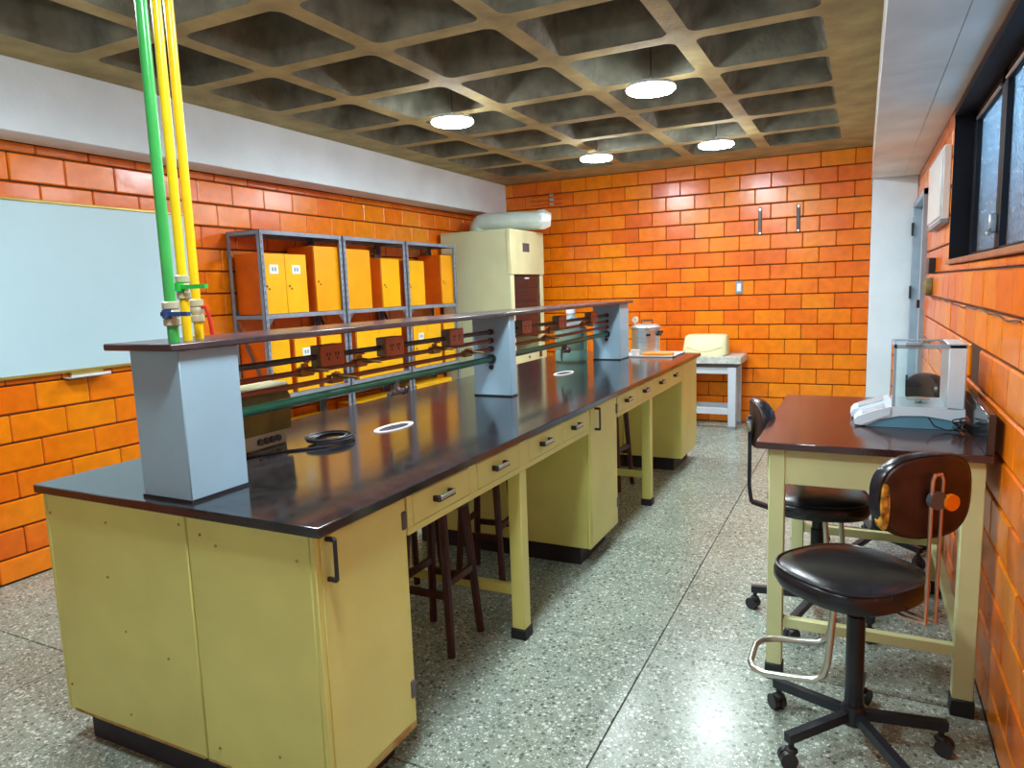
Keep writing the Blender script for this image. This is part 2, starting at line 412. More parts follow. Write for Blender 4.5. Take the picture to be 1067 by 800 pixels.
# ------------------------------------------------------------------ brick walls
bm_cache = {}
def brick_mesh(l, h, d, axis):
    k = (round(l,3), round(h,3), d, axis)
    if k not in bm_cache:
        b = MB()
        if axis == 'y': b.box(-d, -l/2, -h/2, 0, l/2, h/2, .006)
        elif axis == '-y': b.box(0, -l/2, -h/2, d, l/2, h/2, .006)
        else: b.box(-l/2, 0, -h/2, l/2, d, h/2, .006)
        bm_cache[k] = mesh_of('brick', b, MT['brick'], smooth=False)
    return bm_cache[k]
def lay(wall, axis, plane, u0, u1, z0, z1, zj, hz, uj, lu, holes=(), hidden=(), recess=()):
    """courses of bricks; zj, uj: one known bed joint and head joint; holes: (u0,u1,z0,z1) openings"""
    JU, JZ = .0045, .0095; far = MB(); n = 0
    k0 = math.floor((z0-zj)/hz)
    for r in range(k0, k0+40):
        a, b = zj+r*hz, zj+(r+1)*hz
        a, b = max(a, z0), min(b, z1)
        if b-a < .02: continue
        o = uj + (0 if r % 2 == 0 else lu/2)
        c0 = math.floor((u0-o)/lu)
        for c in range(c0, c0+60):
            s, e = max(o+c*lu, u0), min(o+(c+1)*lu, u1)
            if e-s < .03: continue
            segs = [(s, e, a, b)]
            for (h0, h1, g0, g1) in holes:
                out = []
                for (s1, e1, a1, b1) in segs:
                    if e1 <= h0 or s1 >= h1 or b1 <= g0 or a1 >= g1: out.append((s1,e1,a1,b1)); continue
                    if s1 < h0: out.append((s1, h0, a1, b1))
                    if e1 > h1: out.append((h1, e1, a1, b1))
                    ms, me_ = max(s1,h0), min(e1,h1)
                    if a1 < g0: out.append((ms, me_, a1, g0))
                    if b1 > g1: out.append((ms, me_, g1, b1))
                segs = out
            for (s1, e1, a1, b1) in segs:
                if e1-s1 < .03 or b1-a1 < .018: continue
                l, h = e1-s1-JU, b1-a1-JZ
                um, zm = (s1+e1)/2, (a1+b1)/2
                jit = random.uniform(-.0016, .0016)
                for (ru, rz_, dd) in recess:
                    if s1 < ru < e1 and a1 < rz_ < b1: jit = dd
                if axis == 'x': p = (um, plane+jit, zm)
                else: p = (plane + (jit if axis == '-y' else -jit), um, zm)
                hid = any(s1 > h0 and e1 < h1 and a1 > g0 and b1 < g1 for (h0,h1,g0,g1) in hidden)
                d = .035
                if in_view(p, 24) and not hid:
                    piece('brick', brick_mesh(round(l,3), round(h,3), d, axis), wall, p); n += 1
                else:
                    x, y, z = p
                    if axis == 'y': far.box(x-d, y-l/2, z-h/2, x, y+l/2, z+h/2, .006)
                    elif axis == '-y': far.box(x, y-l/2, z-h/2, x+d, y+l/2, z+h/2, .006)
                    else: far.box(x-l/2, y, z-h/2, x+l/2, y+d, z+h/2, .006)
    if far.v: part('brick_courses', far, MT['brick_far'], wall, kind='stuff', smooth=False)
    return n
wl = solo('wall_left', MB().box(XL-.14, YF, 0, XL-.012, YB, ZC), MT['mortar'], 'orange glazed brick wall behind the whiteboard and racks', 'wall', kind='structure')
lay(wl, 'y', XL, YF, YB, 0, 2.345, .134, .1538, 2.40, .297, hidden=[(0, 3.38, 1.08, 2.06)])
wb = solo('wall_back', MB().box(XL-.14, YB+.012, 0, XRW+.14, YB+.14, ZC), MT['mortar'], 'orange glazed brick wall at the far end of the room', 'wall', kind='structure')
lay(wb, 'x', YB, XL, .06, 0, 2.70, .125, .1516, -1.3, .3025)
WY0, WY1, WZ0, WZ1 = 1.30, 4.43, 1.53, 2.315
DY0, DY1, DZ1 = 5.98, 7.12, 2.10
wr_b = MB()
for (a, b, c, d) in ((YF, WY0, 0, ZC), (WY0, WY1, 0, WZ0), (WY0, WY1, WZ1, ZC), (WY1, DY0, 0, ZC), (DY0, DY1, DZ1, ZC), (DY1, YB, 0, ZC)):
    wr_b.box(XRW+.012, a, c, XRW+.14, b, d)
wr = solo('wall_right', wr_b, MT['mortar'], 'orange glazed brick wall beside the side table and window', 'wall', kind='structure')
lay(wr, '-y', XRW, YF, 7.15, 0, 2.345, .125, .1516, 4.40, .30, holes=[(WY0, WY1, WZ0, WZ1), (DY0, DY1, 0, DZ1)], recess=[(3.36, 1.08, .02)])
solo('wall_front', MB().box(XL-.14, YF-.14, 0, XRW+.14, YF, ZC), MT['plaster'], 'white plastered wall on the near side of the room', 'wall', kind='structure')

# ------------------------------------------------------------------ waffle ceiling
ce = MB(); cd = MB()
xr = [-3.58, -2.935, -2.24, -1.545, -.85, -.15]
yr = [2.38 + .676*k for k in range(-5, 8)]
def rrect(x0, y0, x1, y1, r, z, k=5):
    out = []
    for (cx, cy, a0) in ((x1-r, y1-r, 0), (x0+r, y1-r, 90), (x0+r, y0+r, 180), (x1-r, y0+r, 270)):
        for i in range(k+1):
            t = math.radians(a0 + 90*i/k); out.append((cx+r*math.cos(t), cy+r*math.sin(t), z))
    return out
for i in range(len(xr)-1):
    for j in range(len(yr)-1):
        x0, x1, y0, y1 = xr[i], xr[i+1], yr[j], yr[j+1]; hw = .052
        a = rrect(x0+hw, y0+hw, x1-hw, y1-hw, .055, ZC)
        a2 = rrect(x0+hw+.012, y0+hw+.012, x1-hw-.012, y1-hw-.012, .055, ZC+.02)
        b = rrect(x0+hw+.075, y0+hw+.075, x1-hw-.075, y1-hw-.075, .08, ZC+.27)
        n = len(a); k = n//4
        cor = [(x1,y1,ZC),(x0,y1,ZC),(x0,y0,ZC),(x1,y0,ZC)]
        vs = a + cor; fs = []
        for q in range(4):
            for t in range(k-1): fs.append((q*k+t+1, q*k+t, n+q))
            fs.append(((q*k+k) % n, q*k+k-1, n+q, n+(q+1) % 4))
        ce.add(vs, fs)
        vs = a + a2 + b
        fs = [(t, (t+1)%n, n+(t+1)%n, n+t) for t in range(n)] + [(n+t, n+(t+1)%n, 2*n+(t+1)%n, 2*n+t) for t in range(n)] + [tuple(range(2*n, 3*n))[::-1]]
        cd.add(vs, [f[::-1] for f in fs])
for (x0, x1, y0, y1) in ((XL-.14, xr[0], YF-.14, YB+.14), (xr[-1], XRW+.14, YF-.14, YB+.14), (xr[0], xr[-1], YF-.14, yr[0]), (xr[0], xr[-1], yr[-1], YB+.14)):
    ce.box(x0, y0, ZC, x1, y1, ZC+.3)
ce.box(XL-.14, YF-.14, ZC+.3, XRW+.14, YB+.14, ZC+.4)
cl = solo('ceiling', ce, MT['concrete'], 'coffered concrete waffle slab ceiling', 'ceiling', kind='structure', smooth=False)
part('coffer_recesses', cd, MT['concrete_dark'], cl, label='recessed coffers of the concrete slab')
solo('trim_1', MB().box(XL, YF, 2.342, -3.812, YB, ZC, .004), MT['plaster'], 'white plastered beam along the top of the whiteboard wall', 'beam', kind='structure')
t2 = solo('trim_2', MB().box(.05, YF, 2.347, XRW+.005, YB, ZC), MT['soffit'], 'pale boxed beam running above the window', 'beam', kind='structure')
ys = [YF, .2, 1.9, 3.6, 5.3, 7.15]
for a, b in zip(ys[:-1], ys[1:]):
    for (x0, x1) in ((.046, .288), (.292, XRW)):
        part('panel', MB().box(x0, a+.0015, 2.340, x1, b-.0015, 2.352, .001), MT['soffit'], t2)
solo('trim_3', MB().box(.056, 7.15, 0, XRW, YB, 2.342, .004), MT['plaster'], 'white plastered column in the far corner beside the door', 'column', kind='structure')

# ------------------------------------------------------------------ window in the right wall
wn = thing('window_1', 'black framed window with hammered glass panes', 'window', (XRW, (WY0+WY1)/2, WZ0), kind='structure')
XG = .515
f = MB()
f.box(XRW-.004, WY1-.012, WZ0+.02, XRW+.14, WY1, WZ1)
f.box(XRW-.004, WY0, WZ0+.02, XRW+.14, WY0+.012, WZ1)
f.box(XRW-.006, WY0, WZ1-.03, XRW+.14, WY1, WZ1)
part('frame', f, MT['frameblack'], wn)
part('sill', MB().box(XRW-.018, WY0-.02, WZ0-.002, XRW+.14, WY1+.006, WZ0+.022, .004), MT['sill'], wn)
yy = [4.418, 3.54, 2.60, 1.70, 1.312]
for k in range(4):
    b_, a_ = yy[k], yy[k+1]
    s = MB(); wz0, wz1 = WZ0+.022, WZ1-.03; t = .05
    wd = .10 if k == 0 else .035
    s.box(XG-.022, b_-.10 if k == 0 else b_-.05, wz0, XG+.012, b_, wz1, .002)
    s.box(XG-.022, a_, wz0, XG+.012, a_+.075, wz1, .002)
    s.box(XG-.022, a_, wz1-t, XG+.012, b_, wz1, .002); s.box(XG-.022, a_, wz0, XG+.012, b_, wz0+.03, .002)
    sash = part('sash', s, MT['frameblack'], wn)
    part('pane', MB().box(XG-.003, a_+.07, wz0+.028, XG+.003, b_-(.095 if k == 0 else .045), wz1-t+.004), MT['frost'], sash)
    part('glint_strip', MB().cyl((XG-.026, a_+.07, wz1-t+.004), (XG-.026, b_-(.12 if k == 0 else .05), wz1-t+.004), .006, n=8), MT['chrome'], sash)  # chrome strip added for the highlight along the sash's top rail
    if k < 2:
        h = MB(); h.box(XG-.05, a_+.015, 1.64, XG-.022, a_+.04, 1.72, .004); h.tube([(XG-.045, a_+.028, 1.66), (XG-.06, a_-.02, 1.64), (XG-.06, a_-.07, 1.63)], .008)
        part('latch', h, MT['aluminium'], sash)
solo('added_outside_wall', MB().box(1.75, .0, .9, 1.95, 11.0, 2.25), mat('added_outside_orange', (0.75, 0.24, 0.04), .6, emit=None, var=.2, vscale=9), 'orange wall added outside to colour the lower window panes', 'wall', kind='structure')  # unseen wall added to give the lower panes their orange

# ------------------------------------------------------------------ door in the right wall
dr = thing('door_1', 'pale blue door with black hinges in the far right corner', 'door', (XRW, (DY0+DY1)/2, 0), kind='structure')
part('leaf', MB().box(XRW+.03, DY0+.045, .01, XRW+.07, DY1-.045, DZ1-.045, .003), MT['doorblue'], dr)
part('frame', MB().box(XRW-.03, DY0, 0, XRW+.1, DY0+.045, DZ1).box(XRW-.03, DY1-.045, 0, XRW+.1, DY1, DZ1).box(XRW-.03, DY0, DZ1-.045, XRW+.1, DY1, DZ1), MT['jamb'], dr)
for z in (1.82, 1.28, .5):
    part('hinge', MB().box(XRW-.045, DY1-.07, z, XRW-.03, DY1-.01, z+.11, .002), MT['blackplastic'], dr)
part('lock', MB().box(XRW-.05, DY0+.0, 1.24, XRW-.03, DY0+.05, 1.30, .003), MT['blackplastic'], dr)
solo('conduit_pipe', MB().cyl((.385, 7.10, .0), (.385, 7.10, 1.98), .012, n=10), MT['jamb'], 'thin blue grey pipe standing in the far corner by the column', 'pipe')

# ------------------------------------------------------------------ hanging lamps
def lamp(i, x, y, label):
    t = thing('ceiling_lamp', label, 'lamp', (x, y, LAMP_Z), group='round hanging ceiling lamps')
    h = MB().lathe([(.02, .032), (.10, .028), (.135, .018), (.14, .008), (.14, .0)], (x, y, LAMP_Z), 32)
    part('housing', h, MT['lampmetal'], t)
    part('diffuser', MB().lathe([(.128, .0), (.139, -.002), (.139, -.010), (.130, -.018), (.08, -.022), (.02, -.024)], (x, y, LAMP_Z), 32), MT['diffuser'], t)
    part('hook', MB().tube([(x, y+.012*math.cos(a), LAMP_Z+.044+.014*math.sin(a)) for a in [k*PI/5 for k in range(10)]], .003, 6, True), MT['lampmetal'], t)
    part('cord', MB().cyl((x, y, LAMP_Z+.056), (x, y, ZC+.24), .004, n=8), MT['cable'], t)
lab = ['round white lit lamp hanging nearest of those in view, above the bench aisle',
       'round white lit lamp hanging nearer the whiteboard wall beam', 'round white lit lamp hanging far back, above the fume hood end of the bench',
       'round white lit lamp hanging far back, nearer the window side', 'round lamp above the near part of the bench aisle, outside the picture',
       'round lamp above the near end of the bench by the whiteboard, outside the picture', 'round lamp above the aisle close to the viewer, outside the picture']
for i, (x, y) in enumerate(LAMP_SPOTS): lamp(i, x, y, lab[i])

# ================================================================== island bench
XC, XFACE = -1.8175, -1.235          # centre line and right-hand face
ZW0, ZW1 = .867, .895
wt = thing('worktop', 'long black glossy worktop of the island bench', 'worktop', (XC, 3.64, ZW0))
CUPS = [(-1.815, 2.46), (-1.815, 4.42)]
def cup_hole(bm): pass
wb_ = MB().box(-2.412, 1.292, ZW0, -1.205, 5.981, ZW1, .003)
part('slab', wb_, MT['worktop'], wt)
for (cx, cy) in CUPS:
    r = MB(); outer = []; n = 28
    for (a, b, z) in ((.055, .125, ZW1-.001), (.055, .125, ZW1+.004), (.045, .110, ZW1+.005), (.037, .096, ZW1+.001)):
        outer.append([(cx+a*math.cos(2*PI*i/n), cy+b*math.sin(2*PI*i/n), z) for i in range(n)])
    vs = sum(outer, []); fs = [(k*n+i, k*n+(i+1)%n, (k+1)*n+(i+1)%n, (k+1)*n+i) for k in range(3) for i in range(n)]
    r.add(vs, fs)
    s = part('cup_sink', r, MT['tray'], wt, label='oval white rim of a small drain basin')
    part('drain', MB().add([(cx+.038*math.cos(2*PI*i/n), cy+.097*math.sin(2*PI*i/n), ZW1+.0015) for i in range(n)], [tuple(range(n))]), MT['toe'], s)

def pull(parent, y, z, s=1, half=.05, vertical=False):
    """black C handle with a shiny bar on a face at x"""
    x = XC + s*(XFACE-XC)
    h = MB(); hb = MB()
    if vertical:
        for zz in (z-.055, z+.055): h.box(x-.002*s, y-.006, zz-.006, x+s*.030, y+.006, zz+.006, .002)
        h.box(x+s*.024, y-.006, z-.058, x+s*.032, y+.006, z+.058, .002)
        part('handle', h, MT['blackplastic'], parent, label='black bow handle')
    else:
        h.box(x-.002*s, y-half, z-.010, x+s*.026, y-half+.014, z+.010, .003); h.box(x-.002*s, y+half-.014, z-.010, x+s*.026, y+half, z+.010, .003)
        h.box(x+s*.018, y-half, z-.010, x+s*.026, y+half, z-.006, .001)
        o = part('handle', h, MT['blackplastic'], parent, label='black pull with a shiny bar')
        part('bar', hb.box(x+s*.020, y-half+.012, z-.006, x+s*.028, y+half-.004, z+.010, .003), MT['chrome'], o)

def cabinet(y0, y1, s, label, xin, door=True, handle_y=None, hinge_y=None, endpanel=False, zb=.105):
    xo = XC + s*(XFACE-XC)
    t = thing('base_cabinet', label, 'cabinet', ((xo+xin)/2, (y0+y1)/2, 0))
    xa, xb = sorted((xo - s*.02, xin))
    part('body', MB().box(xa, y0, zb, xb, y1, ZW0, .004), MT['cream'], t)
    part('toe_kick', MB().box(min(xo-s*.075, xin+s*.0), y0+.03, 0, max(xo-s*.075, xin), y1-.03, zb, .002), MT['toe'], t)
    if door:
        fr = MB()     # face frame, then a lipped door
        fr.box(xo-s*.02, y0, zb, xo-s*.004, y1, ZW0, .002)
        part('face_frame', fr, MT['cream'], t)
        d = part('door', MB().box(xo-s*.004, y0+.018, zb+.022, xo, y1-.022, ZW0-.014, .003), MT['cream'], t)
        if handle_y: pull(d, handle_y, .79, s, vertical=True)
        if hinge_y:
            for z in (.785, .235):
                part('hinge', MB().box(xo-s*.004, hinge_y-.008, z-.028, xo+s*.006, hinge_y+.012, z+.028, .002), MT['darksteel'], d)
    return t
c1 = cabinet(1.31, 1.712, 1, 'cream cabinet with black bow handle at the near end of the island', -1.716, handle_y=1.352, hinge_y=1.692)
part('rust_edge', MB().box(-1.714, 1.3085, .105, -1.62, 1.311, .113), MT['rust'], c1, label='rusty lower edge')
part('rust_edge', MB().box(-1.236, 1.34, .104, -1.2335, 1.70, .124), MT['rust'], c1, label='rusty lower edge')
c2 = cabinet(1.31, 1.712, -1, 'cream cabinet end panel with screw dots, near end, whiteboard side', -1.720)
part('rust_edge', MB().box(-2.36, 1.3085, .105, -1.73, 1.311, .114), MT['rust'], c2, label='rusty lower edge')
sc = MB()
for (x, z) in ((-2.365, .80), (-1.745, .835), (-2.08, .80), (-2.36, .2), (-2.06, .165), (-2.04, .45), (-1.85, .40), (-2.1, .62), (-1.66, .815)):
    sc.cyl((x, 1.3095, z), (x, 1.3075, z), .0045, n=8)
part('screw_heads', sc, MT['rust'], c2, kind='stuff')
sc = MB()
for (x, z) in ((-1.60, .79), (-1.30, .79), (-1.66, .16), (-1.42, .2)): sc.cyl((x, 1.3095, z), (x, 1.3075, z), .0045, n=8)
part('screw_heads', sc, MT['rust'], c1, kind='stuff')
cabinet(3.335, 3.795, 1, 'narrow cream cabinet with bow handle in the middle of the island', -1.716, handle_y=3.42, hinge_y=3.775)
cabinet(3.335, 3.795, -1, 'cream cabinet in the middle of the island, whiteboard side', -1.720)
cabinet(5.42, 5.965, 1, 'cream cabinet at the far end of the island, aisle side', -1.716)
cabinet(5.42, 5.965, -1, 'cream cabinet at the far end of the island, whiteboard side', -1.720)

def drawer_frame(y0, y1, yl, s, drawers, label, handles=True):
    xo = XC + s*(XFACE-XC)
    t = thing('drawer_frame', label, 'drawer unit', (xo-s*.25, (y0+y1)/2, 0))
    part('top_rail', MB().box(xo-s*.02, y0, .852, xo, y1, ZW0, .001), MT['cream'], t)
    part('bottom_rail', MB().box(xo-s*.03, y0, .730, xo, y1, .753, .001), MT['cream'], t)
    part('back_board', MB().box(xo-s*.40, y0, .73, xo-s*.022, y1, ZW0-.002), MT['cream'], t)
    edges = [y0] + [e for d in drawers for e in d] + [y1]
    for k in range(0, len(edges), 2):
        if edges[k+1]-edges[k] > .004:
            part('stile', MB().box(xo-s*.02, edges[k], .753, xo, edges[k+1], .852, .001), MT['cream'], t)
    for (a, b) in drawers:
        d = part('drawer', MB().box(xo-s*.018, a+.002, .755, xo+s*.001, b-.002, .850, .002), MT['cream'], t)
        if handles: pull(d, (a+b)/2 - .01, .806, s, half=.052)
    part('leg', MB().box(xo-s*.06, yl-.03, .045, xo, yl+.03, .73, .003), MT['cream'], t)
    part('foot_pad', MB().box(xo-s*.066, yl-.036, 0, xo+s*.006, yl+.036, .045, .003), MT['rubber'], t)
    part('stretcher', MB().box(min(xo-s*.06, XC), yl-.012, .185, max(xo-s*.06, XC), yl+.012, .230, .002), MT['cream'], t)
    return t
drawer_frame(1.716, 3.331, 2.54, 1, [(1.745, 2.10), (2.155, 2.51), (2.60, 2.945), (2.975, 3.31)], 'cream drawer row with four drawers between the near and middle cabinets')
drawer_frame(3.80, 5.416, 4.52, 1, [(3.82, 4.17), (4.20, 4.56), (4.60, 4.97), (5.00, 5.38)], 'cream drawer row with four drawers between the middle and far cabinets')
drawer_frame(1.716, 3.331, 2.54, -1, [(1.745, 2.10), (2.155, 2.51), (2.60, 2.945), (2.975, 3.31)], 'cream drawer row hidden on the whiteboard side, near half of the island')
drawer_frame(3.80, 5.416, 4.52, -1, [(3.82, 4.17), (4.20, 4.56), (4.60, 4.97), (5.00, 5.38)], 'cream drawer row hidden on the whiteboard side, far half of the island')

# ------------------------------------------------------------------ shelf over the worktop
rs = thing('reagent_shelf', 'long dark shelf on three blue grey pillars over the worktop', 'shelf', (XC, 1.44, ZW1))
part('shelf_board', MB().box(-1.972, 1.292, 1.336, -1.682, 5.63, 1.356, .003), MT['shelfboard'], rs)
for (y0, y1, x0, x1) in ((1.330, 1.540, -1.912, -1.704), (3.375, 3.445, -1.925, -1.695), (5.325, 5.550, -1.925, -1.700)):
    p = part('pillar', MB().box(x0, y0, ZW1+.006, x1, y1, 1.336, .003), MT['pillar'], rs, label='blue grey laminate pillar')
    part('base_strip', MB().box(x0-.002, y0-.002, ZW1, x1+.002, y1+.002, ZW1+.008), MT['blackplastic'], p)
    if y0 > 2:
        part('plug', MB().cyl((-1.812, y0+.001, 1.057), (-1.812, y0-.006, 1.057), .014, n=12), MT['blackplastic'], p)

# ------------------------------------------------------------------ service pipes under the shelf
XP = -1.806
def pipe(name, z, r, m, label):
    t = thing(name, label, 'pipe', (XP, 1.54, z))
    part('tube', MB().cyl((XP, 1.541, z), (XP, 3.374, z), r, n=14), m, t)
    part('tube', MB().cyl((XP, 3.446, z), (XP, 5.324, z), r, n=14), m, t)
    for y in (3.374, 5.324):
        part('collar', MB().cyl((XP, y, z), (XP, y-.02, z), r*1.5, n=14), MT['blackplastic'], t)
    return t
pc = pipe('conduit_rail', 1.250, .011, MT['conduit'], 'grey conduit with outlet boxes, topmost of the pipes under the shelf')
for k, y in enumerate((2.045, 2.44, 2.95, 3.76, 4.32, 4.93)):
    b = part('outlet_box', MB().box(XP-.016, y-.065, 1.214, XP+.030, y+.065, 1.293, .003), MT['outletside'], pc)
    part('face_plate', MB().box(XP+.028, y-.066, 1.213, XP+.036, y+.066, 1.294, .003), MT['outlet'], b, label='reddish face plate with sockets')
    so = MB()
    for dy in (-.024, .024):
        for (a, zz) in ((-.008, .006), (.008, .006), (0, -.010)):
            so.box(XP+.0345, y+dy+a-.003, 1.252+zz-.006, XP+.0375, y+dy+a+.003, 1.252+zz+.006)
    part('socket_slots', so, MT['blackplastic'], b)
def gas_tap(t, y, z, lever=0):
    b = MB(); b.cyl((XP, y, z-.015), (XP, y, z+(.030 if lever else .022)), .013, n=10); b.cyl((XP, y, z+.012), (XP+.085, y+.03, z+.002), .009, .005, n=10); b.box(XP-.016, y-.035, z-.016, XP+.016, y+.035, z+.016, .004)
    o = part('gas_tap', b, MT['brass'], t)
    part('lever', MB().beam((XP+.004, y, z+(.034 if lever else .025)), (XP+.05, y-.035, z+(.040 if lever else .027)), .012, .006), MT['redlever'] if lever else MT['copper'], o)
p2 = pipe('gas_pipe', 1.203, .010, MT['brownpipe'], 'brown gas pipe with taps just below the grey conduit')
for y in (1.93, 2.24, 2.80, 4.18, 4.78): gas_tap(p2, y, 1.203, 1)
p3 = pipe('gas_pipe', 1.158, .010, MT['brownpipe'], 'brown gas pipe with taps just above the green pipe')
for y in (2.09, 3.10, 4.10): gas_tap(p3, y, 1.158, 0)
p4 = pipe('water_pipe', 1.103, .017, MT['darkgreen'], 'dark green water pipe with two taps, lowest under the shelf')
for y in (2.47, 4.42):
    b = MB(); b.cyl((XP, y, 1.10), (XP, y, 1.055), .019, n=12); b.cyl((XP, y-.03, 1.050), (XP, y+.055, 1.050), .015, n=12)
    b.tube([(XP, y-.025, 1.052), (XP, y-.045, 1.045), (XP, y-.052, 1.02), (XP, y-.052, .985)], [.010, .009, .007, .004], 8)
    o = part('faucet', b, MT['conduit'], p4, label='small tap with a thin spout')
    part('knob', MB().lathe([(.008, .0), (.020, .004), (.022, .018), (.010, .024)], (XP, y+.052, 1.050), 14, 'y'), MT['blackplastic'], o)
    part('cap', MB().cyl((XP+.0, y, 1.066), (XP+.022, y, 1.066), .008, n=10), MT['chrome'], o)

# ------------------------------------------------------------------ riser pipes to the ceiling
def riser(x, y, r, m, zv, lm, label, dirv, drop):
    t = thing('riser_pipe', label, 'pipe', (x, y, 1.356))
    part('tube', MB().cyl((x, y, 1.356), (x, y, 2.80), r, n=18), m, t)
    v = part('valve', MB().lathe([(r*1.15, -.035), (r*1.5, -.032), (r*1.5, -.015), (r*1.25, -.012), (r*1.55, 0), (r*1.25, .012), (r*1.5, .015), (r*1.5, .032), (r*1.15, .035)], (x, y, zv), 16), MT['valve'], t)
    d = Vector(dirv).normalized(); s0 = Vector((x, y, zv)) + Vector((0.30, -.95, 0)).normalized()*(r*1.3 if drop < 1 else 0)
    a0 = s0 + (Vector((0,0,0)) if drop < 1 else d*r*1.3)
    if drop == 2:
        lv = MB().tube([s0+d*(r*1.2)+Vector((0,0,.012)), s0+d*.030+Vector((0,0,.010)), s0+d*.038+Vector((0,0,-.015)), s0+d*.046+Vector((0,0,-.075))], .006, 8)
    else:
        lv = MB().beam(s0-d*(.015), s0+d*(.07 if lm is MT['bluelever'] else .092), .016, .012).cyl(s0-Vector((0,0,.012)), s0+Vector((0,0,.012)), .013, n=12)
    part('lever', lv, lm, v)
riser(-1.760, 1.365, .0155, MT['green'], 1.437, MT['bluelever'], 'green riser pipe with a blue lever valve', (1, .25, -.02), 0)
riser(-1.785, 1.432, .0135, MT['yellow'], 1.512, MT['greenlever'], 'yellow riser pipe with a green lever valve, beside the green pipe', (1, .2, .0), 0)
riser(-1.818, 1.500, .0135, MT['yellow'], 1.441, MT['redlever'], 'yellow riser pipe with a drooping red lever valve', (1, .3, 0), 2)

# ------------------------------------------------------------------ things on the worktop
t = thing('covered_instrument', 'bench instrument under an olive plastic dust cover beside the near pillar', 'instrument', (-2.16, 1.87, ZW1))
part('body', MB().box(-2.33, 1.66, ZW1, -2.055, 2.07, ZW1+.075, .006), MT['beige'], t)
part('cover', MB().prism([(-2.35, .955), (-2.045, .955), (-2.035, 1.08), (-2.065, 1.128), (-2.33, 1.135), (-2.36, 1.07)], 'y', 1.65, 2.085), MT['olive'], t, label='olive plastic dust cover')
cr = MB()
for y in (1.925, 1.955, 1.985, 2.015): cr.cyl((-2.056, y, .926), (-2.043, y, .926), .013, n=12)
part('knobs', cr, MT['darksteel'], t, kind='stuff')
tp = MB().box(-2.34, 1.655, 1.118, -2.05, 2.10, 1.141, .01)
part('cover_top', tp, MT['beige'], t, label='wrinkled pale top fold of the cover')

co = []
for i in range(150):
    a = i*2*PI/24; k = i/150
    rr = .075 + .016*math.sin(a*.37+1) ; co.append((-1.885 + rr*math.cos(a)*.95, 2.13 + rr*1.15*math.sin(a), ZW1+.006+.010*abs(math.sin(a*.31))+.012*k))
lead = [(-2.02, 1.76, ZW1+.004), (-1.98, 1.84, ZW1+.004), (-1.93, 1.93, ZW1+.004), (-1.86, 2.0, ZW1+.005), (-1.82, 2.06, ZW1+.005)]
solo('cable_coil', MB().tube(lead + co, .0048, 6), MT['cable'], 'black power cable coiled on the worktop', 'cable')

jg = thing('water_jug', 'large teal water jug with white cap standing behind the shelf pipes', 'jug', (-2.065, 5.2, ZW1))
part('body', MB().lathe([(.118, 0), (.128, .012), (.128, .085), (.122, .095), (.128, .105), (.128, .225), (.126, .255)], (-2.065, 5.2, ZW1), 28), MT['jug'], jg)
part('shoulder', MB().lathe([(.126, .255), (.118, .290), (.085, .325), (.045, .350), (.032, .362), (.032, .385)], (-2.065, 5.2, ZW1), 28), MT['jugtop'], jg)
part('cap', MB().lathe([(.036, .380), (.036, .415), (.030, .420)], (-2.065, 5.2, ZW1), 20), MT['white'], jg)

solo('tray', MB().box(-1.79, 5.56, ZW1, -1.335, 5.955, ZW1+.004).box(-1.79, 5.56, ZW1, -1.335, 5.568, ZW1+.014).box(-1.79, 5.947, ZW1, -1.335, 5.955, ZW1+.014).box(-1.343, 5.56, ZW1, -1.335, 5.955, ZW1+.014).box(-1.79, 5.57, ZW1, -1.782, 5.955, ZW1+.014),
     MT['tray'], 'white shallow tray at the far end of the worktop', 'tray')
solo('cutting_board', MB().box(-1.60, 5.575, ZW1+.005, -1.36, 5.70, ZW1+.032, .004), MT['orangeboard'], 'orange board lying in the white tray', 'board')
solo('beaker', MB().lathe([(.030, 0), (.034, .004), (.036, .045), (.040, .052), (.036, .052), (.032, .01)], (-1.665, 5.615, ZW1+.005), 20), MT['tray'], 'small white beaker in the tray beside the far pillar', 'beaker')
px, py, pz = -1.635, 5.828, ZW1+.005
pt = thing('pressure_cooker', 'aluminium pressure cooker with a gauge standing in the white tray', 'pot', (px, py, pz))
part('body', MB().lathe([(.108, 0), (.116, .006), (.117, .205), (.122, .210), (.122, .216)], (px, py, pz), 32), MT['aluminium'], pt)
ld_ = part('lid', MB().lathe([(.124, .212), (.126, .228), (.110, .240), (.07, .252), (.02, .257)], (px, py, pz), 32), MT['aluminium'], pt)
part('handle', MB().tube([(px-.03, py-.02, pz+.252), (px-.03, py-.02, pz+.283), (px+.06, py, pz+.283), (px+.06, py, pz+.252)], .007, 8), MT['blackplastic'], ld_)
part('gauge', MB().cyl((px-.075, py-.06, pz+.24), (px-.075, py-.06, pz+.265), .006, n=8).cyl((px-.075, py-.066, pz+.290), (px-.073, py-.048, pz+.290), .026, n=20), MT['gauge'], ld_, label='round pale dial')
for (a, up) in ((-1.15, .165), (-.35, .165), (-.15, .185)):
    dx, dy = math.cos(a), math.sin(a)
    part('clamp', MB().beam((px+dx*.115, py+dy*.115, pz+up), (px+dx*.15, py+dy*.15, pz+up), .032, .018), MT['blackplastic'], pt)

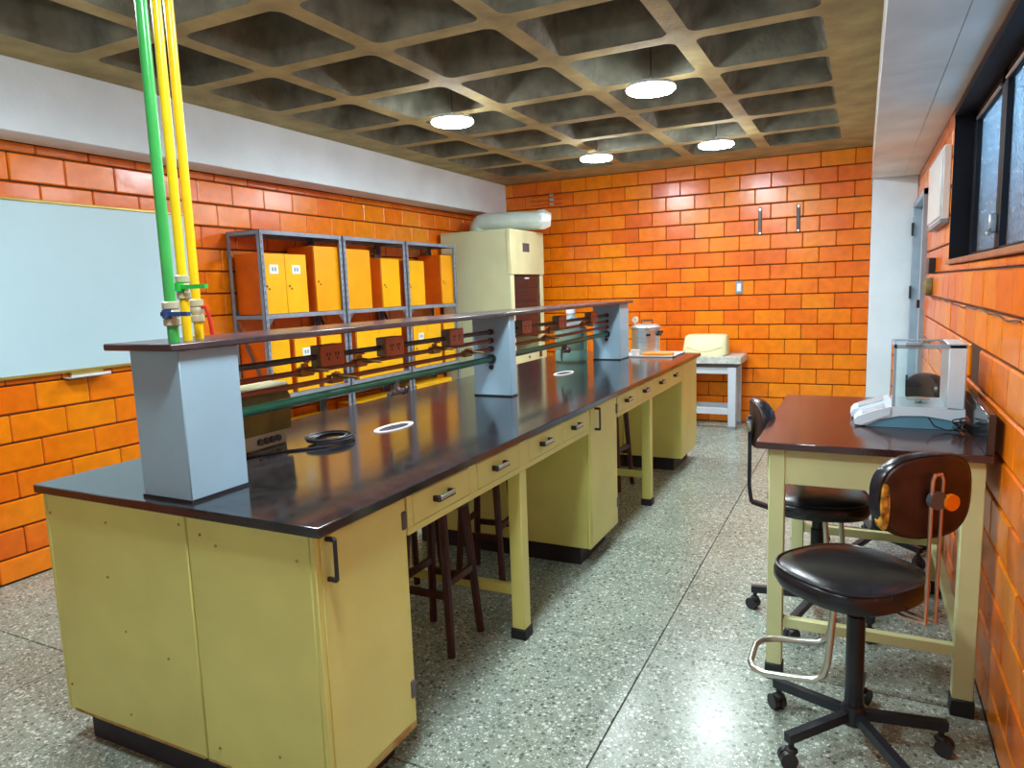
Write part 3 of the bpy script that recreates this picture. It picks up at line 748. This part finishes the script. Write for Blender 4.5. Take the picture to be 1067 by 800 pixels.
# ------------------------------------------------------------------ whiteboard
wbd = thing('whiteboard', 'whiteboard in a thin gold frame on the left brick wall', 'whiteboard', (XL+.02, 2.1, 1.095))
part('face', MB().box(XL+.004, .90, 1.10, XL+.022, 3.335, 2.035), MT['whiteboard'], wbd)
for nm, bx in (('frame_top', (XL+.003, .885, 2.03, XL+.03, 3.35, 2.046)), ('frame_bottom', (XL+.003, .885, 1.092, XL+.034, 3.35, 1.108)), ('frame_side', (XL+.003, 3.332, 1.1, XL+.03, 3.35, 2.04)), ('frame_side', (XL+.003, .885, 1.1, XL+.03, .903, 2.04))):
    part(nm, MB().box(*bx, .003), MT['gold'], wbd)
er = thing('pen_tray', 'short white pen tray below the whiteboard edge', 'tray', (XL+.06, 2.52, 1.062))
part('tray', MB().box(XL+.006, 2.40, 1.060, XL+.085, 2.635, 1.067, .002).box(XL+.078, 2.40, 1.060, XL+.085, 2.635, 1.080, .002), MT['white'], er)
part('bracket', MB().box(XL+.004, 2.43, 1.064, XL+.04, 2.62, 1.092, .003), MT['gold'], er)

# ------------------------------------------------------------------ steel racks and the boxes on them
XF_, XB_ = -3.712, -4.028
def rack(y0, y1, label):
    t = thing('storage_rack', label, 'rack', ((XF_+XB_)/2, (y0+y1)/2, 0), group='grey slotted steel racks')
    th, wd = .003, .030
    for (x, sx) in ((XF_, -1), (XB_, 1)):
        for (y, sy) in ((y0, 1), (y1, -1)):
            m = MB().box(x, y, 0, x+sx*wd, y+sy*th, 1.945).box(x, y, 0, x+sx*th, y+sy*wd, 1.945)
            po = part('post', m, MT['steel'], t)
            sl = MB()
            for k in range(38):
                zz = .05+k*.05
                if sx < 0: sl.box(x+.0004, y+sy*.011, zz, x-.001, y+sy*.019, zz+.022)
            if sl.v: part('slots', sl, MT['darksteel'], po, kind='stuff')
    for z in (.10, .745, 1.330, 1.915):
        part('shelf_plate', MB().box(XB_+.003, y0+.003, z+.026, XF_-.003, y1-.003, z+.029).box(XF_-.005, y0+.003, z, XF_-.002, y1-.003, z+.029).box(XB_+.002, y0+.003, z, XB_+.005, y1-.003, z+.029).box(XB_+.003, y0+.003, z, XF_-.003, y0+.006, z+.029).box(XB_+.003, y1-.006, z, XF_-.003, y1-.003, z+.029),
             MT['steel'], t)
        if .5 < z < 1.5:
            for (y, sy) in ((y0+.004, 1), (y1-.004, -1)):
                part('gusset', MB().prism([(y, z), (y+sy*.085, z), (y, z-.085)], 'x', XF_-.006, XF_-.003), MT['darksteel'], t)
    part('brace', MB().beam((XF_-.02, y0+.005, .76), (XB_+.02, y0+.005, 1.32), .003, .025), MT['darksteel'], t)
    part('brace', MB().beam((XB_+.008, y0+.02, 1.36), (XB_+.008, y1-.02, 1.91), .003, .025), MT['darksteel'], t)
    return t
rack(3.622, 4.478, 'grey slotted steel rack nearest the whiteboard')
rack(4.496, 5.345, 'grey slotted steel rack in the middle of the three')
rack(5.365, 6.225, 'grey slotted steel rack next to the fume hood')
def locker(y0, y1, z0, z1, label, doors=1, xfront=-3.742, depth=.26, stickers=(), amber=False, keys=True, top=False):
    t = thing('wooden_box', label, 'box', (xfront-depth/2, (y0+y1)/2, z0), group='orange and yellow boxes on the racks')
    part('case', MB().box(xfront-depth, y0, z0, xfront-.012, y1, z1, .003), MT['lockerside'], t)
    mf = MT['lockerorange'] if amber else MT['lockerfront']
    st = (y1-y0)/doors
    for k in range(doors):
        a, b = y0+k*st+.002, y0+(k+1)*st-.002
        d = part('door', MB().box(xfront-.012, a, z0+.002, xfront, b, z1-.002, .002), mf, t, label='yellow painted door')
        if keys:
            part('keyhole', MB().cyl((xfront-.001, a+.03, z0+(z1-z0)*.46), (xfront+.006, a+.03, z0+(z1-z0)*.46), .008, n=8), MT['brass'], d)
            part('clasp', MB().box(xfront-.001, a+.045, z0+(z1-z0)*.40, xfront+.004, a+.058, z0+(z1-z0)*.43, .001), MT['brass'], d)
        if k in stickers:
            zc = z0+(z1-z0)*.74; yc = a+(b-a)*.50
            sk = part('sticker', MB().box(xfront-.001, yc-.042, zc-.032, xfront+.0012, yc+.042, zc+.032), MT['sticker'], d, label='small white paper sticker')
            part('print', MB().box(xfront+.001, yc-.022, zc-.014, xfront+.0016, yc-.004, zc+.014).box(xfront+.001, yc+.004, zc-.014, xfront+.0016, yc+.022, zc+.014), MT['ink'], sk)
    if top: part('lid', MB().box(xfront-depth, y0, z1, xfront, y1, z1+.012, .002), mf, t)
    return t
S1, S2, S0 = 1.3592, .7742, .1292
locker(3.655, 4.095, S1, 1.788, 'yellow two-door box with two paper stickers on the top level of the first rack', 2, stickers=(0, 1))
locker(4.185, 4.474, S1, 1.858, 'tall amber box with one door on the top level of the first rack', 1, depth=.27, amber=True)
locker(4.535, 4.868, S1, 1.850, 'tall amber box with one door on the top level of the middle rack', 1, amber=True, keys=False)
locker(5.02, 5.285, S1, 1.785, 'smaller yellow box with one door on the top level of the middle rack', 1)
locker(5.40, 5.688, S1, 1.776, 'smaller yellow box on the top level of the rack by the hood', 1)
locker(5.99, 6.215, S1, 1.842, 'tall amber box with red side, top level, touching the hood', 1, depth=.27, amber=True)
locker(3.64, 3.865, S2, 1.172, 'yellow box on the lower level of the first rack, nearest the instrument', 1)
locker(3.915, 4.150, S2, 1.168, 'yellow box with a sticker in the middle of the first rack, lower level', 1, stickers=(0,))
locker(4.20, 4.44, S2, 1.170, 'yellow box on the lower level of the first rack, beside the second rack', 1)
locker(4.632, 5.27, S2, 1.176, 'wide two-door yellow box on the lower level of the middle rack', 2, stickers=(1,), depth=.24)
locker(5.46, 5.94, S2, 1.172, 'two-door yellow box with a sticker, lower level of the rack by the hood', 2, stickers=(0,))
locker(5.995, 6.20, S2, 1.170, 'narrow yellow box on the lower level, touching the hood', 1)
locker(3.68, 4.40, S0, .52, 'low wide yellow box on the bottom level of the first rack', 2, top=True, keys=False, depth=.28)
locker(4.66, 5.28, S0, .56, 'low wide yellow box on the bottom level of the middle rack', 2, top=True, keys=False, depth=.28)
locker(5.47, 6.10, S0, .60, 'low wide yellow box on the bottom level of the rack by the hood', 2, top=True, keys=False, depth=.28)

# ------------------------------------------------------------------ fume hood with duct
hx0, hx1, hy0, hy1 = -4.0, -3.19, 6.42, 7.235
fh = thing('fume_hood', 'pale cream fume hood cabinet in the far left corner', 'fume hood', ((hx0+hx1)/2, (hy0+hy1)/2, 0))
part('side_panel', MB().box(hx0, hy0, 0, hx1-.002, hy0+.035, 2.072, .002), MT['hood'], fh)
part('rear_panel', MB().box(hx0, hy0+.03, 0, hx0+.03, hy1, 2.075, .003), MT['hood'], fh)
part('top_panel', MB().box(hx0, hy0, 2.072, hx1, hy1, 2.088, .003), MT['hood'], fh)
part('front_panel', MB().box(hx1-.03, hy0-.004, 1.632, hx1+.012, hy1+.004, 2.086, .004), MT['creamcover'], fh)
part('front_post', MB().box(hx1-.05, hy0+.036, .80, hx1, hy0+.085, 1.631, .003), MT['creamcover'], fh)
part('front_post', MB().box(hx1-.05, hy1-.075, .80, hx1, hy1, 1.635, .003), MT['creamcover'], fh)
part('far_panel', MB().box(hx0, hy1-.03, 0, hx1-.03, hy1, .95, .003), MT['hood'], fh)
part('far_panel', MB().box(hx0, hy1-.03, 1.60, hx1-.03, hy1, 2.075, .003), MT['hood'], fh)
sa = part('sash', MB().box(hx1-.022, hy0+.085, .98, hx1-.014, hy1-.075, 1.632), MT['smoked'], fh, label='smoked sliding sash')
part('sash_grip', MB().box(hx1-.016, (hy0+hy1)/2-.05, 1.585, hx1-.004, (hy0+hy1)/2+.05, 1.60, .002), MT['white'], sa)
part('far_pane', MB().box(hx0+.03, hy1-.018, .95, hx1-.05, hy1-.012, 1.60), MT['smoked'], fh)
part('base', MB().box(hx0+.03, hy0+.035, 0, hx1, hy1-.03, .70, .004), MT['hood'], fh)
cs = part('control_strip', MB().box(hx1-.05, hy0, .70, hx1+.02, hy1, .82, .004), MT['creamcover'], fh)
part('switch', MB().box(hx1+.018, hy1-.20, .735, hx1+.026, hy1-.14, .795, .002), MT['blackplastic'], cs)
part('switch', MB().cyl((hx1+.018, hy0+.35, .76), (hx1+.028, hy0+.35, .76), .015, n=12), MT['darksteel'], cs)
part('badge', MB().box(hx1+.010, 6.70, 1.865, hx1+.015, 6.86, 1.955, .002), MT['darksteel'], fh, label='small dark square plate')
dz = 2.208
pts = [(-3.78, 6.86, 2.088), (-3.78, 6.86, 2.14)]
for k in range(1, 8):
    a = k/7*PI/2; pts.append((-3.78+.085*(1-math.cos(a)), 6.86, 2.14+.068*math.sin(a)))
pts += [(-3.55, 6.88, dz+.004), (-3.35, 6.93, dz), (-3.2, 6.99, dz-.004), (-3.10, 7.03, dz-.004)]
dt = thing('exhaust_duct', 'grey green duct bent over the top of the fume hood', 'duct', (-3.78, 6.86, 2.088))
part('pipe', MB().tube(pts, .098, 24), MT['duct'], dt)
part('collar', MB().tube([(-3.13, 7.02, dz-.004), (-3.08, 7.045, dz), (-3.01, 7.075, dz-.006)], [.104, .112, .07], 7), MT['white'], dt, label='ragged white end collar')

# ------------------------------------------------------------------ back wall fittings
for x, z, l in ((-.947, 2.075, 'dark metal wall bracket nearer the racks on the far wall'), (-.587, 2.08, 'dark metal wall bracket nearer the column on the far wall')):
    t = thing('wall_bracket', l, 'bracket', (x, YB-.01, z-.13))
    part('bar', MB().box(x-.017, YB-.014, z-.135, x+.017, YB-.001, z+.135, .004), MT['conduit'], t)
    for dz_ in (-.118, .118): part('screw', MB().cyl((x, YB-.012, z+dz_), (x, YB-.019, z+dz_), .011, n=10), MT['chrome'], t)
t = thing('wall_socket', 'small grey and white switch plate on the far brick wall', 'switch', (-1.145, YB-.01, 1.36))
part('plate', MB().box(-1.182, YB-.012, 1.355, -1.108, YB-.001, 1.487, .003), MT['steel'], t)
part('rocker', MB().box(-1.166, YB-.018, 1.38, -1.124, YB-.010, 1.462, .003), MT['white'], t)
t = thing('pipe_clips', 'three thin rods in grey clips high on the far wall above the duct', 'pipe clips', (-3.30, YB-.03, 2.42))
for k, z in enumerate((2.435, 2.485, 2.535)):
    part('rod', MB().cyl((-3.48, YB-.012, z), (-3.10, YB-.012, z), .008, n=8), MT['lockerside'], t)
    part('clip', MB().box(-3.245, YB-.03, z-.014, -3.195, YB-.001, z+.014, .003), MT['valve'], t)

# ------------------------------------------------------------------ stone-topped table with covered machine at the back
t = thing('stone_table', 'small white table with a thick grey slab against the far wall', 'table', (-1.38, 7.39, 0))
part('slab', MB().box(-1.72, 7.175, .668, -1.055, 7.60, .742, .006), MT['stone'], t)
part('bearer', MB().box(-1.68, 7.22, .628, -1.10, 7.58, .668), MT['darksteel'], t)
for x in (-1.145, -1.65):
    for y in (7.235, 7.55):
        l_ = part('leg', MB().box(x-.038, y-.035, .03, x+.038, y+.035, .63, .003), MT['tablewhite'], t)
        part('foot', MB().box(x-.042, y-.039, 0, x+.042, y+.039, .03, .002), MT['steel'], l_)
for y in (7.235, 7.55):
    part('rail', MB().box(-1.65, y-.02, .565, -1.145, y+.02, .628, .002), MT['tablewhite'], t)
    part('stretcher', MB().box(-1.65, y-.02, .15, -1.145, y+.02, .215, .002), MT['tablewhite'], t)
for x in (-1.145, -1.65):
    part('stretcher', MB().box(x-.02, 7.235, .15, x+.02, 7.55, .215, .002), MT['tablewhite'], t)
t = thing('covered_machine', 'cream covered machine with a curved crease on the stone table', 'machine', (-1.43, 7.37, .742))
def mfn(u, v, h):
    return (-1.432+u, 7.36+v*(1-.35*h/.21)+.05*(h/.21), .742+h)
part('cover', MB().pad(.225, .155, [(0, .96), (.012, 1.0), (.10, .99), (.165, .965), (.195, .93), (.208, .84), (.212, .6)], e=5, n=48, fn=mfn), MT['creamcover'], t)
cp = []
for k in range(13):
    u = -.17+.34*k/12; h = .09-.045*math.cos((k/12-.5)*PI)
    cp.append((-1.432+u, 7.36-.155*(1-.35*h/.21)+.05*(h/.21)+.0, .742+h))
part('crease', MB().tube(cp, .004, 6), MT['beige'], t)

# ------------------------------------------------------------------ right wall fittings
t = thing('wall_panel', 'flat white wall box high on the right wall between window and door', 'wall box', (.385, 4.95, 1.76))
part('case', MB().box(.372, 4.53, 1.775, .409, 5.36, 2.165, .004), MT['white'], t)
part('front', MB().box(.362, 4.55, 1.79, .374, 5.34, 2.15, .006), MT['white'], t)
part('base_strip', MB().box(.366, 4.53, 1.752, .409, 5.36, 1.778, .003), MT['steel'], t)
solo('black_box', MB().box(.372, 5.22, 1.488, .409, 5.40, 1.585, .004), MT['blackplastic'], 'small black box on the right wall above the olive bell', 'box')
solo('wall_bell', MB().lathe([(.06, .0), (.062, -.012), (.055, -.035), (.03, -.045), (.008, -.047)], (.409, 5.42, 1.40), 20, 'x'), MT['olivebox'], 'round olive wall bell near the door', 'bell')
wp = []
for k in [q*.25 for q in range(101)]:
    y = 5.4-3.0*k/25; wp.append((.403-.003*abs(math.sin(k*1.3)), y, 1.334+.004*math.sin(k*2.1)-.004*math.sin(k*.6)))
solo('wall_wire', MB().tube(wp, .0028, 6), MT['cable'], 'thin black wire sagging along a mortar joint of the right wall', 'wire')

# ================================================================== side table by the right wall
TX0, TX1, TY0, TY1, TZ = -.326, .386, 2.58, 3.727, .905
st = thing('side_table', 'cream framed table, its black top coloured with a red reflection, against the right wall', 'table', ((TX0+TX1)/2, (TY0+TY1)/2, 0))
part('table_top', MB().box(TX0, TY0, .880, TX1, TY1, TZ, .002), MT['red_reflection_top'], st)
part('backsplash', MB().box(.362, TY0, TZ, TX1, TY1, 1.036, .003), MT['worktop'], st, label='black upstand along the wall')
LG = [(-.300, 2.605), (.308, 2.605), (-.300, 3.640), (.308, 3.640)]
part('apron', MB().box(-.25, 2.612, .750, .31, 2.632, .880, .002), MT['cream_pale'], st)
part('apron', MB().box(-.25, 3.672, .750, .31, 3.692, .880, .002), MT['cream_pale'], st)
part('apron', MB().box(-.295, 2.655, .750, -.275, 3.64, .880, .002), MT['cream_pale'], st)
part('apron', MB().box(.345, 2.655, .750, .365, 3.64, .880, .002), MT['cream_pale'], st)
for (x, y) in LG:
    wdt = .062 if x > 0 else .054
    x0 = x if x > 0 else -.284
    l_ = part('leg', MB().box(x0, y, .06, x0+wdt, y+.055, .880, .003), MT['cream_pale'], st)
    part('foot', MB().box(x0-.004, y-.004, 0, x0+wdt+.004, y+.059, .06, .003), MT['rubber'], l_)
part('stretcher', MB().box(-.23, 2.615, .205, .308, 2.645, .243, .002), MT['cream_pale'], st)
part('stretcher', MB().box(-.23, 3.650, .225, .308, 3.680, .265, .002), MT['cream_pale'], st)
part('stretcher', MB().box(.318, 2.66, .205, .350, 3.64, .243, .002), MT['cream_pale'], st)

# ------------------------------------------------------------------ analytical balance
BZ = TZ; BY0, BY1 = 2.975, 3.235
bl = thing('analytical_balance', 'white analytical balance with glass draft shield on the side table', 'balance', (.17, 3.1, BZ))
part('lower_body', MB().prism([(.025, .906), (.33, .906), (.335, .925), (.30, .944), (.22, .956), (.14, .953), (.07, .936), (.03, .914)], 'y', BY0+.004, BY1-.004), MT['balblue'], bl, label='blue grey lower skirt')
part('upper_body', MB().prism([(-.004, .922), (.006, .909), (.03, .911), (.075, .936), (.14, .952), (.22, .955), (.30, .943), (.34, .925), (.348, .930), (.348, .985), (.30, .988), (.115, .986), (.05, .962), (.0, .938)], 'y', BY0, BY1), MT['balwhite'], bl)
for (a, b, nm) in ((BY0-.004, BY0+.115, 'near'), (BY1-.10, BY1+.05, 'far')):
    sh = .0 if nm == 'near' else -.014
    lobe = part('control_lobe', MB().prism([(sh-.012, .914), (sh-.016, .928), (sh-.004, .943), (.05, .968), (.108, .986), (.108, .955), (.05, .93), (sh+.01, .910)], 'y', a, b), MT['balwhite'], bl)
    part('keypad', MB().prism([(sh+.012, .9515), (.088, .9815), (.088, .9835), (sh+.012, .9535)], 'y', a+.018, b-.018), MT['keypad'], lobe)
gx0, gx1, gz0, gz1 = .112, .300, .986, 1.222
part('rear_column', MB().box(.288, BY0, .98, .346, BY1, 1.222, .004), MT['balwhite'], bl)
part('top_frame', MB().box(gx0, BY0, gz1-.016, .346, BY0+.012, gz1, .002), MT['balgrey'], bl)
part('top_frame', MB().box(gx0, BY1-.012, gz1-.016, .346, BY1, gz1, .002), MT['balgrey'], bl)
part('top_frame', MB().box(gx0, BY0, gz1-.016, gx0+.012, BY1, gz1, .002), MT['balgrey'], bl)
for y in (BY0+.004, BY1-.004):
    part('corner_post', MB().box(gx0, y-.004, gz0, gx0+.010, y+.004, gz1-.016, .001), MT['balgrey'], bl)
gy0_, gy1_ = BY0+.002, BY1-.006
part('glass_pane', MB().box(gx0+.01, BY0+.002, gz0+.002, .288, BY0+.005, gz1-.016), MT['glass'], bl)
part('glass_pane', MB().box(gx0+.01, BY1-.005, gz0+.002, .288, BY1-.002, gz1-.016), MT['glass'], bl)
part('glass_pane', MB().box(gx0+.001, BY0+.01, gz0+.002, gx0+.004, BY1-.01, gz1-.016), MT['glass'], bl)
part('glass_pane', MB().box(gx0+.012, BY0+.012, gz1-.006, .29, BY1-.012, gz1-.003), MT['glass'], bl)
part('handle', MB().box(.150, BY0-.008, gz1-.004, .20, BY0+.006, gz1+.008, .002), MT['balgrey'], bl)
part('weighing_pan', MB().lathe([(.012, .985), (.012, .997), (.040, .999), (.042, 1.003), (.02, 1.004)], (.205, 3.10, 0), 24), MT['chrome'], bl)
cb = []
for i in range(90):
    a = i*.55; cb.append((.330+.014*math.sin(a*.7)-.010*math.cos(a*1.3), 2.940+.014*math.sin(a*.37)+.012*math.cos(a), TZ+.008+.05*abs(math.sin(a*.23))*abs(math.cos(a*.11+.4))))
solo('balance_cable', MB().tube([(.23, 2.955, TZ+.05), (.25, 2.945, TZ+.02), (.29, 2.94, TZ+.006), (.325, 2.955, TZ+.01)] + cb, .0026, 6), MT['cable'], 'tangle of thin black cable behind the balance', 'cable')

# ------------------------------------------------------------------ swivel chairs
def chair(label, loc, facing, arm0, seat_z=.585, sr=.205, soff=(0,0), flat=False, back=(.255, .86, .165, .12), worn=False, ring=True, lean=0.0, backturn=0.0, ring_turn=0.0):
    t = thing('swivel_chair', label, 'chair', (loc[0], loc[1], 0), facing, 'black swivel laboratory chairs', local=True)
    part('hub', MB().lathe([(.030, .070), (.036, .075), (.036, .125), (.030, .135)], (0,0,0), 18), MT['iron'], t)
    part('column', MB().lathe([(.027, .125), (.027, seat_z-.16), (.022, seat_z-.155), (.022, seat_z-.07)], (0,0,0), 18), MT['iron'], t)
    part('seat_plate', MB().box(-.11, -.07, seat_z-.082, .11, .07, seat_z-.070, .003), MT['iron'], t)
    for k in range(5):
        a = arm0 - facing + k*2*PI/5; c, s = math.cos(a), math.sin(a)
        lg = part('leg', MB().beam((c*.025, s*.025, .104), (c*.268, s*.268, .094), .026, .030), MT['iron'], t)
        cx, cy = c*.252, s*.252
        ca = part('caster', MB().cyl((cx, cy, .05), (cx, cy, .085), .009, n=8).box(cx-.017, cy-.017, .040, cx+.017, cy+.017, .060, .006), MT['rubber'], lg)
        wa = a + 1.1; ax = Vector((math.cos(wa), math.sin(wa), 0)); cc = Vector((cx, cy, .026)) - Vector((-ax.y, ax.x, 0))*.010
        wv = MB()
        wv.cyl(cc-ax*.022, cc-ax*.003, .026, n=18); wv.cyl(cc-ax*.004, cc+ax*.004, .018, n=12); wv.cyl(cc+ax*.003, cc+ax*.022, .026, n=18)
        part('wheel', wv, MT['blackplastic'], lg)
    part('seat', MB().pad(sr, sr, [(seat_z-.070, .86), (seat_z-.066, .95), (seat_z-.045, 1.0), (seat_z-.025, 1.0), (seat_z-.010, .965), (seat_z-.002, .90), (seat_z+.006, .70), (seat_z+.010, .40), (seat_z+.011, .12)], e=2.7, n=48, fn=lambda u, v, h: (u+soff[0], v+soff[1], h)), MT['vinyl'], t)
    n = 48; pp = []
    for i in range(n):
        q = 2*PI*i/n; c, s = math.cos(q), math.sin(q)
        pp.append((soff[0]+sr*.965*math.copysign(abs(c)**(2/2.7), c), soff[1]+sr*.965*math.copysign(abs(s)**(2/2.7), s), seat_z-.007))
    part('piping', MB().tube(pp, .0045, 6, True), MT['vinyl'], t)
    bx, bz, hw, hh = back
    cb_, sb_ = math.cos(backturn), math.sin(backturn)
    def bf(u, v, h):
        x = h + 1.1*u*u - lean*v; y = u
        return (-bx + x*cb_ - y*sb_, x*sb_ + y*cb_, bz+v)
    part('backrest', MB().pad(hw, hh, [(-.006, .98), (.004, 1.0), (.030, .99), (.042, .93), (.050, .75), (.053, .35)], e=2.7, n=44, fn=bf), MT['vinyl'], t)
    part('back_board', MB().pad(hw*.95, hh*.95, [(-.012, .90), (-.010, .97), (-.005, .99)], e=2.7, n=44, fn=bf), MT['board'], t, label='bare brown board on the back')
    if worn:
        def wf_(u, v, h): return bf(hw*.88+u, -.02+v, -.012+h)
        part('worn_patch', MB().pad(.011, .070, [(0, .9), (.008, 1.0), (.030, .9)], e=2.2, n=20, fn=wf_), MT['foam'], t, label='torn edge with yellow foam showing')
    def bp_(u, v, h):
        x = h - lean*v
        return Vector((-bx + x*cb_ - u*sb_, x*sb_ + u*cb_, bz+v))
    low = seat_z-.085-bz
    loop = [Vector((-.06, -.016, seat_z-.078)), Vector((-bx*.75, -.016, seat_z-.085)), bp_(-.016, low+.01, -.02), bp_(-.016, low+.06, -.018), bp_(-.016, .01, -.020), bp_(-.016, .05, -.022), bp_(-.010, .066, -.022), bp_(.010, .066, -.022), bp_(.016, .05, -.022), bp_(.016, .01, -.020), bp_(.016, low+.06, -.018), bp_(.016, low+.01, -.02), Vector((-bx*.75, .016, seat_z-.085)), Vector((-.06, .016, seat_z-.078))]
    if flat:
        fb_ = MB(); q = [bp_(0, .03, -.016), bp_(0, low+.10, -.016), bp_(0, low+.03, -.006), Vector((-bx*.7, 0, seat_z-.082)), Vector((-.06, 0, seat_z-.078))]
        for i in range(4): fb_.beam(q[i], q[i+1], .034, .016, up=(1, 0, .02) if i < 2 else (0, 0, 1))
        part('back_support', fb_, MT['iron'], t, label='flat black steel bar')
    else:
        part('back_support', MB().tube(loop, .0055, 8), MT['copper'], t, label='bent metal rod loop')
    kb = MB(); c0 = bp_(0, -.005, -.012); c1 = bp_(0, -.005, -.029); kb.cyl(c0, c1, .026, n=18)
    part('clamp', kb, MT['darksteel'], t)
    kd = MB(); dv = (c1-c0).normalized(); e0 = bp_(-.038, -.012, -.022); kd.cyl(e0, e0+dv*.013, .023, n=18)
    part('knob', kd, MT['orangeboard'] if worn else MT['chrome'], t)
    if ring:
        cr_, sr_ = math.cos(ring_turn), math.sin(ring_turn)
        def rp(x, y, z): return (x*cr_-y*sr_, x*sr_+y*cr_, z)
        za, zr = seat_z-.07, .255
        pth = [rp(.06, -.12, za), rp(.075, -.12, zr+.06), rp(.085, -.122, zr+.022), rp(.11, -.124, zr+.003), rp(.14, -.125, zr), rp(.25, -.122, zr-.01), rp(.29, -.10, zr-.012), rp(.305, -.06, zr-.012), rp(.305, .06, zr-.012), rp(.29, .10, zr-.012), rp(.25, .122, zr-.01), rp(.14, .125, zr), rp(.11, .124, zr+.003), rp(.085, .122, zr+.022), rp(.075, .12, zr+.06), rp(.06, .12, za)]
        part('foot_ring', MB().tube(pth, .0105, 10), MT['chrome'], t, label='bent chrome tube footrest')
    return t
D = math.radians
chair('black swivel chair with torn brown backrest, nearest, in front of the side table', (.012, 2.315), D(140), D(12.5), worn=True, seat_z=.590, sr=.20, soff=(.015, .02), back=(.225, .872, .152, .120), backturn=D(-12), ring_turn=D(40))
chair('black swivel chair tucked under the side table from the bench side', (-.145, 3.19), D(8), D(182), seat_z=.565, back=(.265, .865, .15, .105), backturn=D(10), ring_turn=D(-20), flat=True)
chair('black swivel chair behind the side table, seen through the balance glass', (.105, 4.13), D(205), D(30), seat_z=.50, back=(.26, .86, .15, .105), ring=False, flat=True)

# ------------------------------------------------------------------ wooden stools under the island
def stool(loc, rz, label):
    t = thing('wooden_stool', label, 'stool', (loc[0], loc[1], 0), rz, 'maroon wooden stools under the island', local=True)
    part('seat', MB().lathe([(.140, .600), (.148, .606), (.150, .622), (.140, .630)], (0,0,0), 24), MT['wood'], t)
    for a in (1, -1):
        for b in (1, -1):
            part('leg', MB().tube([(a*.122, b*.122, 0), (a*.085, b*.085, .60)], [.017, .020], 8), MT['wood'], t)
    for s in (1, -1):
        part('rung', MB().beam((-.107, s*.107, .25), (.107, s*.107, .25), .018, .028), MT['wood'], t)
        part('rung', MB().beam((s*.104, -.104, .30), (s*.104, .104, .30), .018, .028), MT['wood'], t)
    return t
for loc, rz, l in (((-1.575, 2.392), 0.0, 'maroon wooden stool under the near drawers of the island'), ((-1.70, 3.06), .1, 'maroon wooden stool just before the middle cabinet of the island'),
                   ((-2.10, 2.35), .2, 'maroon wooden stool under the near end, whiteboard side of the island'), ((-2.12, 2.95), .0, 'maroon wooden stool deep under the island, whiteboard side, before the middle cabinet'),
                   ((-1.62, 4.20), .1, 'maroon wooden stool just past the middle cabinet of the island'), ((-1.64, 4.86), -.1, 'maroon wooden stool before the far cabinet of the island')):
    stool(loc, rz, l)
